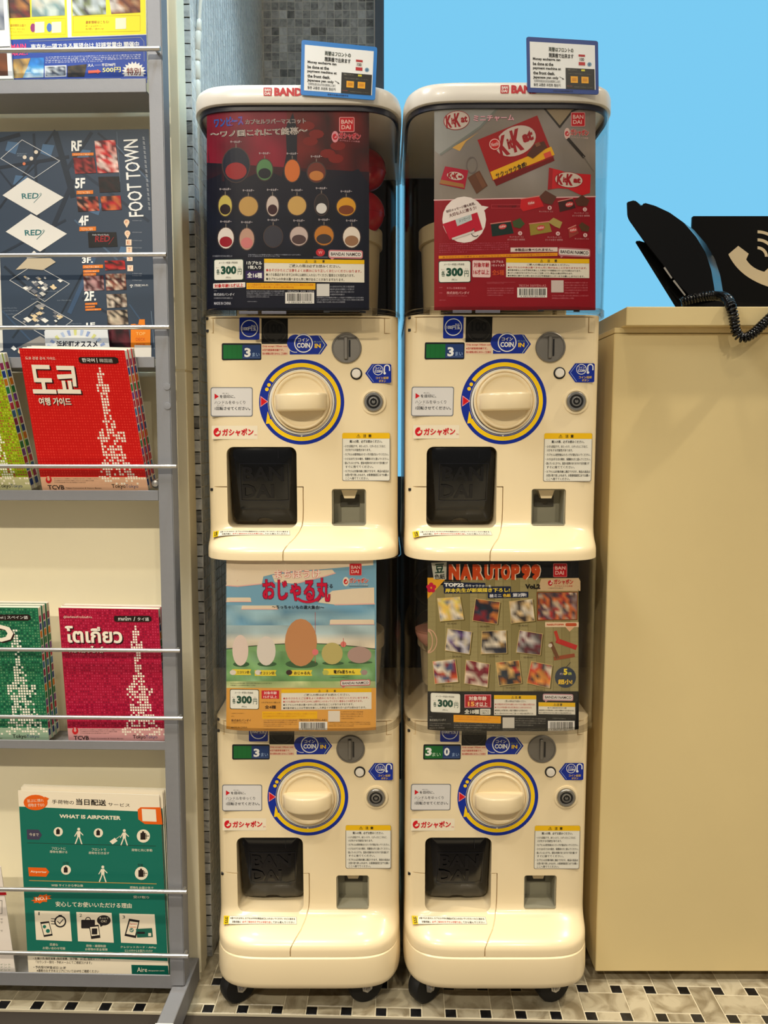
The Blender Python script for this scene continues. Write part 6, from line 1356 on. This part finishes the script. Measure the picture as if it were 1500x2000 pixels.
# ================================================================ SIGN CARDS taped to the lids
def signcard(quad, Y, frame_c, label, dark):
    pl = Plane((0, Y, 0), (0, -1, 0)); p = Print(); q = [np.array(v, float) for v in quad]
    def M(u, w): return tuple((q[0] * (1 - u) + q[1] * u) * (1 - w) + (q[3] * (1 - u) + q[2] * u) * w)
    def tq(t, u0, w0, u1, w1, c, lv=3, b=0.0): p.textq(t, [M(u0, w0), M(u1, w0), M(u1, w1), M(u0, w1)], c, lv, b)
    def R_(u0, w0, u1, w1, c, lv): p.poly([M(u0, w0), M(u1, w0), M(u1, w1), M(u0, w1)], c, lv)
    ou = [(x, y) for x, y in rrect(0, 0, 1, 1, .035, 5)]
    p.poly([M(u, w) for u, w in ou], frame_c, 0); R_(.045, .085, .955, .915, (232, 233, 232), 1)
    tq('両替はフロントの', .31, .16, .655, .245, (24, 44, 30), 3, .035); tq('精算機で出来ます', .31, .27, .655, .355, (22, 24, 26), 3, .035)
    for k, (t, u1) in enumerate((('Money exchange can', .47), ('be done at the', .37), ('payment machine at', .475), ('the front desk.', .39), ('Japanese yen only', .44))): tq(t, .085, .365 + k * .083, u1, .425 + k * .083, (26, 26, 28), 3, .04)
    tq('兑换零钱请在前台的自动精算机上进行', .095, .765, .465, .815, (70, 70, 70), 3); tq('동전 교환은 프런트 정산기', .09, .83, .465, .885, (40, 40, 42), 3, .03)
    R_(.54, .53, .945, .915, (24, 22, 20), 2); tq('画面にしたがって', .57, .55, .70, .575, (150, 146, 130), 3); R_(.76, .545, .81, .58, (200, 190, 40), 3)
    lines_c = (120, 116, 100); tq('両替する商品を選択してください', .58, .62, .90, .64, lines_c, 3)
    for u in (.61, .76): R_(u, .68, u + .1, .80, (228, 160, 20), 3); R_(u + .02, .71, u + .08, .76, (200, 130, 10), 4)
    tq('キャンセル', .56, .85, .63, .875, (190, 90, 80), 3); tq('精算機でお支払いください', .66, .865, .92, .885, lines_c, 3)
    R_(.725, .27, .815, .47, (226, 222, 218), 2); R_(.725, .27, .815, .31, (170, 20, 30), 3); R_(.725, .41, .815, .47, (180, 20, 30), 3); tq('100', .742, .33, .80, .39, (40, 40, 44), 3, .03)
    p.disc(*M(.875, .445), 4.2, (110, 150, 180), 2); tq('¥', .862, .42, .888, .47, (60, 90, 120), 3, .02); p.line([M(.455, .70), M(.51, .735)], .9, BLK, 3); p.poly([M(.495, .715), M(.52, .745), M(.49, .745)], BLK, 3)
    tq('本体のお金は両替不可', .36, .94, .64, .975, (20, 40, 80), 2, .02)
    cs = [pl(*M(u, w)) for u, w in ou]; t = thing('sign_card', (cs[0] + cs[10]) / 2 - Vector((0, 0, .03)), label, 'sign', 'money exchange cards on the lids')
    bm = B(); loft(bm, [[c + Vector((0, .0012, 0)) for c in cs], [c + Vector((0, .0001, 0)) for c in cs]]); obj('card', bm, mat('card_edge_' + ('b' if dark else 'a'), frame_c, .5), t)
    bm = B(); a, b = pl(*M(.3, .86)), pl(*M(.5, .96)); box(bm, a.x, b.x, Y + .0012, Y + .0048, b.z, a.z, .0005); obj('tape_pad', bm, M_PAPER, t)
    p.build('print', pl, INK_S, t)
signcard([(589, 77.5), (737, 92), (732.5, 195.5), (587, 185)], -.0530, (30, 120, 200), 'bright blue framed money exchange card taped to the left lid', 0)
signcard([(1028, 71.5), (1168, 80), (1169.5, 184.5), (1030, 180)], -.0585, (20, 56, 130), 'dark blue framed money exchange card taped to the right lid', 1)

# ================================================================ white cable at the corner of the niche
t = thing('cable', at(392, 200, .118), 'white cable with inline connectors hanging at the mosaic corner behind the left tower', 'cable')
M_CAB = mat('white_cable', (222, 218, 206), 0.45)
yc = .118
ctr = [at(x, y, yc) for x, y in ((397, -120), (392, 0), (388.5, 50), (385.5, 100), (386, 160), (387, 260), (388, 420))]
bm = B(); tube(bm, ctr, .0026, 12); obj('cord', bm, M_CAB, t, 50)
def plug(y0, y1, r0, r1, nm):
    def C(y): return at(np.interp(y, [0, 50, 100, 160, 260], [392, 388.5, 385.5, 386, 387]), y, yc)
    bm = B(); tube(bm, [C(y0), C(y0 + (y1 - y0) * .08), C(y0 + (y1 - y0) * .9), C(y1)], [r0 * .7, r0, r1, r1 * .75], 14); obj(nm, bm, M_CAB, t, 40)
plug(38, 62, .0036, .0044, 'strain_relief'); plug(60, 98, .0046, .0044, 'connector'); plug(99, 118, .0052, .0052, 'collar'); plug(119, 154, .0046, .0050, 'connector'); plug(157, 200, .0048, .0044, 'connector')

# ================================================================ COUNTER
CX, CY = .334, .024
OH = .019
zb, zt1 = .020, at(1200, 650, CY).z
w0, w1 = at(1224, 636, CY - OH), at(1224, 599, CY - OH); zt2_, zt3 = w0.z, w1.z
M_CTR = mat('counter_beige', (220, 199, 146), 0.5, var=0.025, scale=14, bump=0.04, bscale=200)
t = thing('counter', (1.0, .3, 0), 'beige panelled service counter with a raised top, right of the capsule machines', 'counter')
bm = B(); box(bm, CX, 2.0, CY, .60, zb, zt1 - .0010, .0012); obj('body', bm, M_CTR, t)
bm = B(); box(bm, CX + .0005, 2.0, CY + .0015, .60, zt1, zt2_, .0006); obj('sub_top', bm, M_CTR, t)
bm = B(); box(bm, w1.x, 2.0, CY - OH, .62, zt2_, zt3, .0010); obj('worktop', bm, M_CTR, t)
for x in (CX + .06, CX + .5, CX + 1.2):
    bm = B(); lathe(bm, [(.014, 0), (.016, .004), (.012, .010), (.010, zb + .002)], (x, CY + .05, 0), 'Z', 18); obj('foot', bm, M_DARK, t, 40)
    bm = B(); lathe(bm, [(.014, 0), (.016, .004), (.012, .010), (.010, zb + .002)], (x, .5, 0), 'Z', 18); obj('foot', bm, M_DARK, t, 40)

# ================================================================ TELEPHONE on the counter, seen from behind its side
M_PH = mat('black_phone_plastic', (4, 4, 5), 0.18, spec=0.3, coat=0.25, var=0.05); M_PH2 = mat('black_phone_matt', (4, 4, 5), 0.5, spec=.15, var=0.05)
YP = .115; ZC = zt3
SK = Vector((.62, .80, 0)).normalized()       # the phone is turned so that its far side lies to the right
def phw(px, py, d): 
    v = at(px, py, YP); return v + SK * d
t = thing('telephone', at(1400, 598, YP + .04), 'black desk telephone with a raised handset on a wedge cradle, at the counter edge', 'telephone')
t.location.z = ZC
def sil(pts, d0, d1, name, m, parent, bev=.0012):
    bm = B(); loft(bm, [[phw(x, y, d0) for x, y in pts], [phw(x, y, d1) for x, y in pts]])
    bmesh.ops.recalc_face_normals(bm, faces=bm.faces)
    if bev: bmesh.ops.bevel(bm, geom=list(bm.edges), offset=bev, segments=2, affect='EDGES', clamp_overlap=True)
    return obj(name, bm, m, parent, 35)
# cradle wedge
yb_ = 0
def zpy(z): # image row of height z at the phone's plane
    v = Vector((0, YP, z)) - CAMV; up = v.y * SP + v.z * CP; dep = v.y * CP - v.z * SP; return 1000 - F * up / dep
yf = zpy(ZC + .0005)
sil([(1236, 470), (1242, 467), (1268, 475), (1310, 520), (1352, 580), (1420, 584), (1560, 590), (1560, yf), (1318, yf), (1326, yf - 6)], .008, .13, 'cradle', M_PH2, t)
# handset
hs = [(1229, 398), (1244, 394), (1252, 400), (1257, 406), (1263, 399), (1284, 405), (1312, 418), (1340, 438), (1364, 466), (1382, 496), (1393, 530), (1399, 566), (1400, 584), (1352, 582), (1330, 560), (1262, 474), (1233, 433), (1230, 424)]
hst = sil(hs, -.012, .042, 'handset', M_PH, t)
bm = B(); 
q0 = [(1301, 526), (1304, 524), (1318, 545), (1316, 547)]; loft(bm, [[phw(x, y, -.0128) for x, y in q0], [phw(x, y, -.0118) for x, y in q0]])
q0 = [(1319, 551), (1322, 549), (1344, 578), (1342, 580)]; loft(bm, [[phw(x, y, -.0128) for x, y in q0], [phw(x, y, -.0118) for x, y in q0]])
obj('slit_light', bm, mat('slit_light_pale', (190, 186, 180), .3, metal=.6), hst)  # pale strips standing in for the light that shows in the slit
sil([(1322, yf), (1330, yf - 14), (1386, yf - 26), (1420, yf - 32), (1500, yf - 24), (1560, yf - 24), (1560, yf)], -.02, .008, 'base', M_PH2, t)
# coiled cord: hangs over the counter front
rc = .0055
kp = [(1330, 590, YP - .03), (1372, 580, YP - .036), (1404, 578, .06), (1420, 584, .022), (1428, 600, -.0035), (1434, 625, -.0045), (1438, 648, -.0045), (1450, 660, -.005), (1470, 652, -.005), (1494, 630, -.0045), (1520, 606, -.0045), (1545, 590, .012)]
kpts = [at(a, b, c) for a, b, c in kp]
def cr(P, n=40):
    out = []
    for i in range(len(P) - 1):
        p0, p1, p2, p3 = P[max(0, i - 1)], P[i], P[i + 1], P[min(len(P) - 1, i + 2)]
        for k in range(n):
            u = k / n; out.append(.5 * ((2 * p1) + (-p0 + p2) * u + (2 * p0 - 5 * p1 + 4 * p2 - p3) * u * u + (-p0 + 3 * p1 - 3 * p2 + p3) * u ** 3))
    return out + [P[-1]]
path = cr(kpts, 60); L = 0; hel = []; u = None
for i in range(len(path) - 1):
    tt = (path[i + 1] - path[i]); L += tt.length; tt.normalize()
    if u is None: u = tt.cross(Vector((0, 1, 0))).normalized()
    u = (u - tt * u.dot(tt)).normalized(); v = tt.cross(u); nsub = 2
    a = L / .0046 * 2 * math.pi
    hel.append((path[i], u.copy(), v.copy(), a))
pts = []
for (c0, u0, v0, a0), (c1, u1, v1, a1) in zip(hel[:-1], hel[1:]):
    n_ = max(2, int((a1 - a0) / (2 * math.pi) * 12) + 1)
    for k in range(n_):
        f_ = k / n_; a = a0 + (a1 - a0) * f_; pts.append(c0.lerp(c1, f_) + u0.lerp(u1, f_) * math.cos(a) * rc + v0.lerp(v1, f_) * math.sin(a) * rc)
bm = B(); tube(bm, pts, .0019, 6); obj('coiled_cord', bm, M_PH, t, 60)

# black sign with a white telephone symbol
YS = .34
pl = Plane((0, YS - .0004, 0), (0, -1, 0)); q = [at(1353, 422, YS), at(1530, 422, YS)]
t = thing('telephone_sign', (q[0].x + .1, YS, ZC), 'black plate with a white ringing handset symbol, behind the telephone', 'sign')
bm = B(); prism(bm, rrect(q[0].x, ZC, q[1].x, q[0].z, .002), YS, YS + .006); obj('plate', bm, mat('black_sign', (4, 4, 5), .6, spec=.1), t)
p = Print(1140, 340, 4.167); IC = (196, 178, 146)
P_ = [(1178, 655), (1255, 585), (1342, 650), (1340, 670), (1320, 694)]
p.poly([(1178, 652), (1258, 584), (1343, 648), (1322, 696), (1250, 730)], IC, 0)
arc_o, arc_i = [], []
for k in range(13):
    u = k / 12; a = (1 - u)
    ox = 1178 * a * a + 2 * 1270 * a * u + 1530 * u * u; oy = 655 * a * a + 2 * 850 * a * u + 925 * u * u
    ix = 1320 * a * a + 2 * 1365 * a * u + 1470 * u * u; iy = 690 * a * a + 2 * 770 * a * u + 795 * u * u
    arc_o.append((ox, oy)); arc_i.append((ix, iy))
for k in range(12): p.poly([arc_o[k], arc_o[k + 1], arc_i[k + 1], arc_i[k]], IC, 0)
p.poly([(1470, 795), (1530, 740), (1610, 800), (1560, 930), (1520, 922)], IC, 0)
for r0 in (60, 125, 190): p.ring(1415, 672, r0, r0 + 24, IC, 0, -90, 0, 14)
p.build('symbol', pl, INK_M, t)
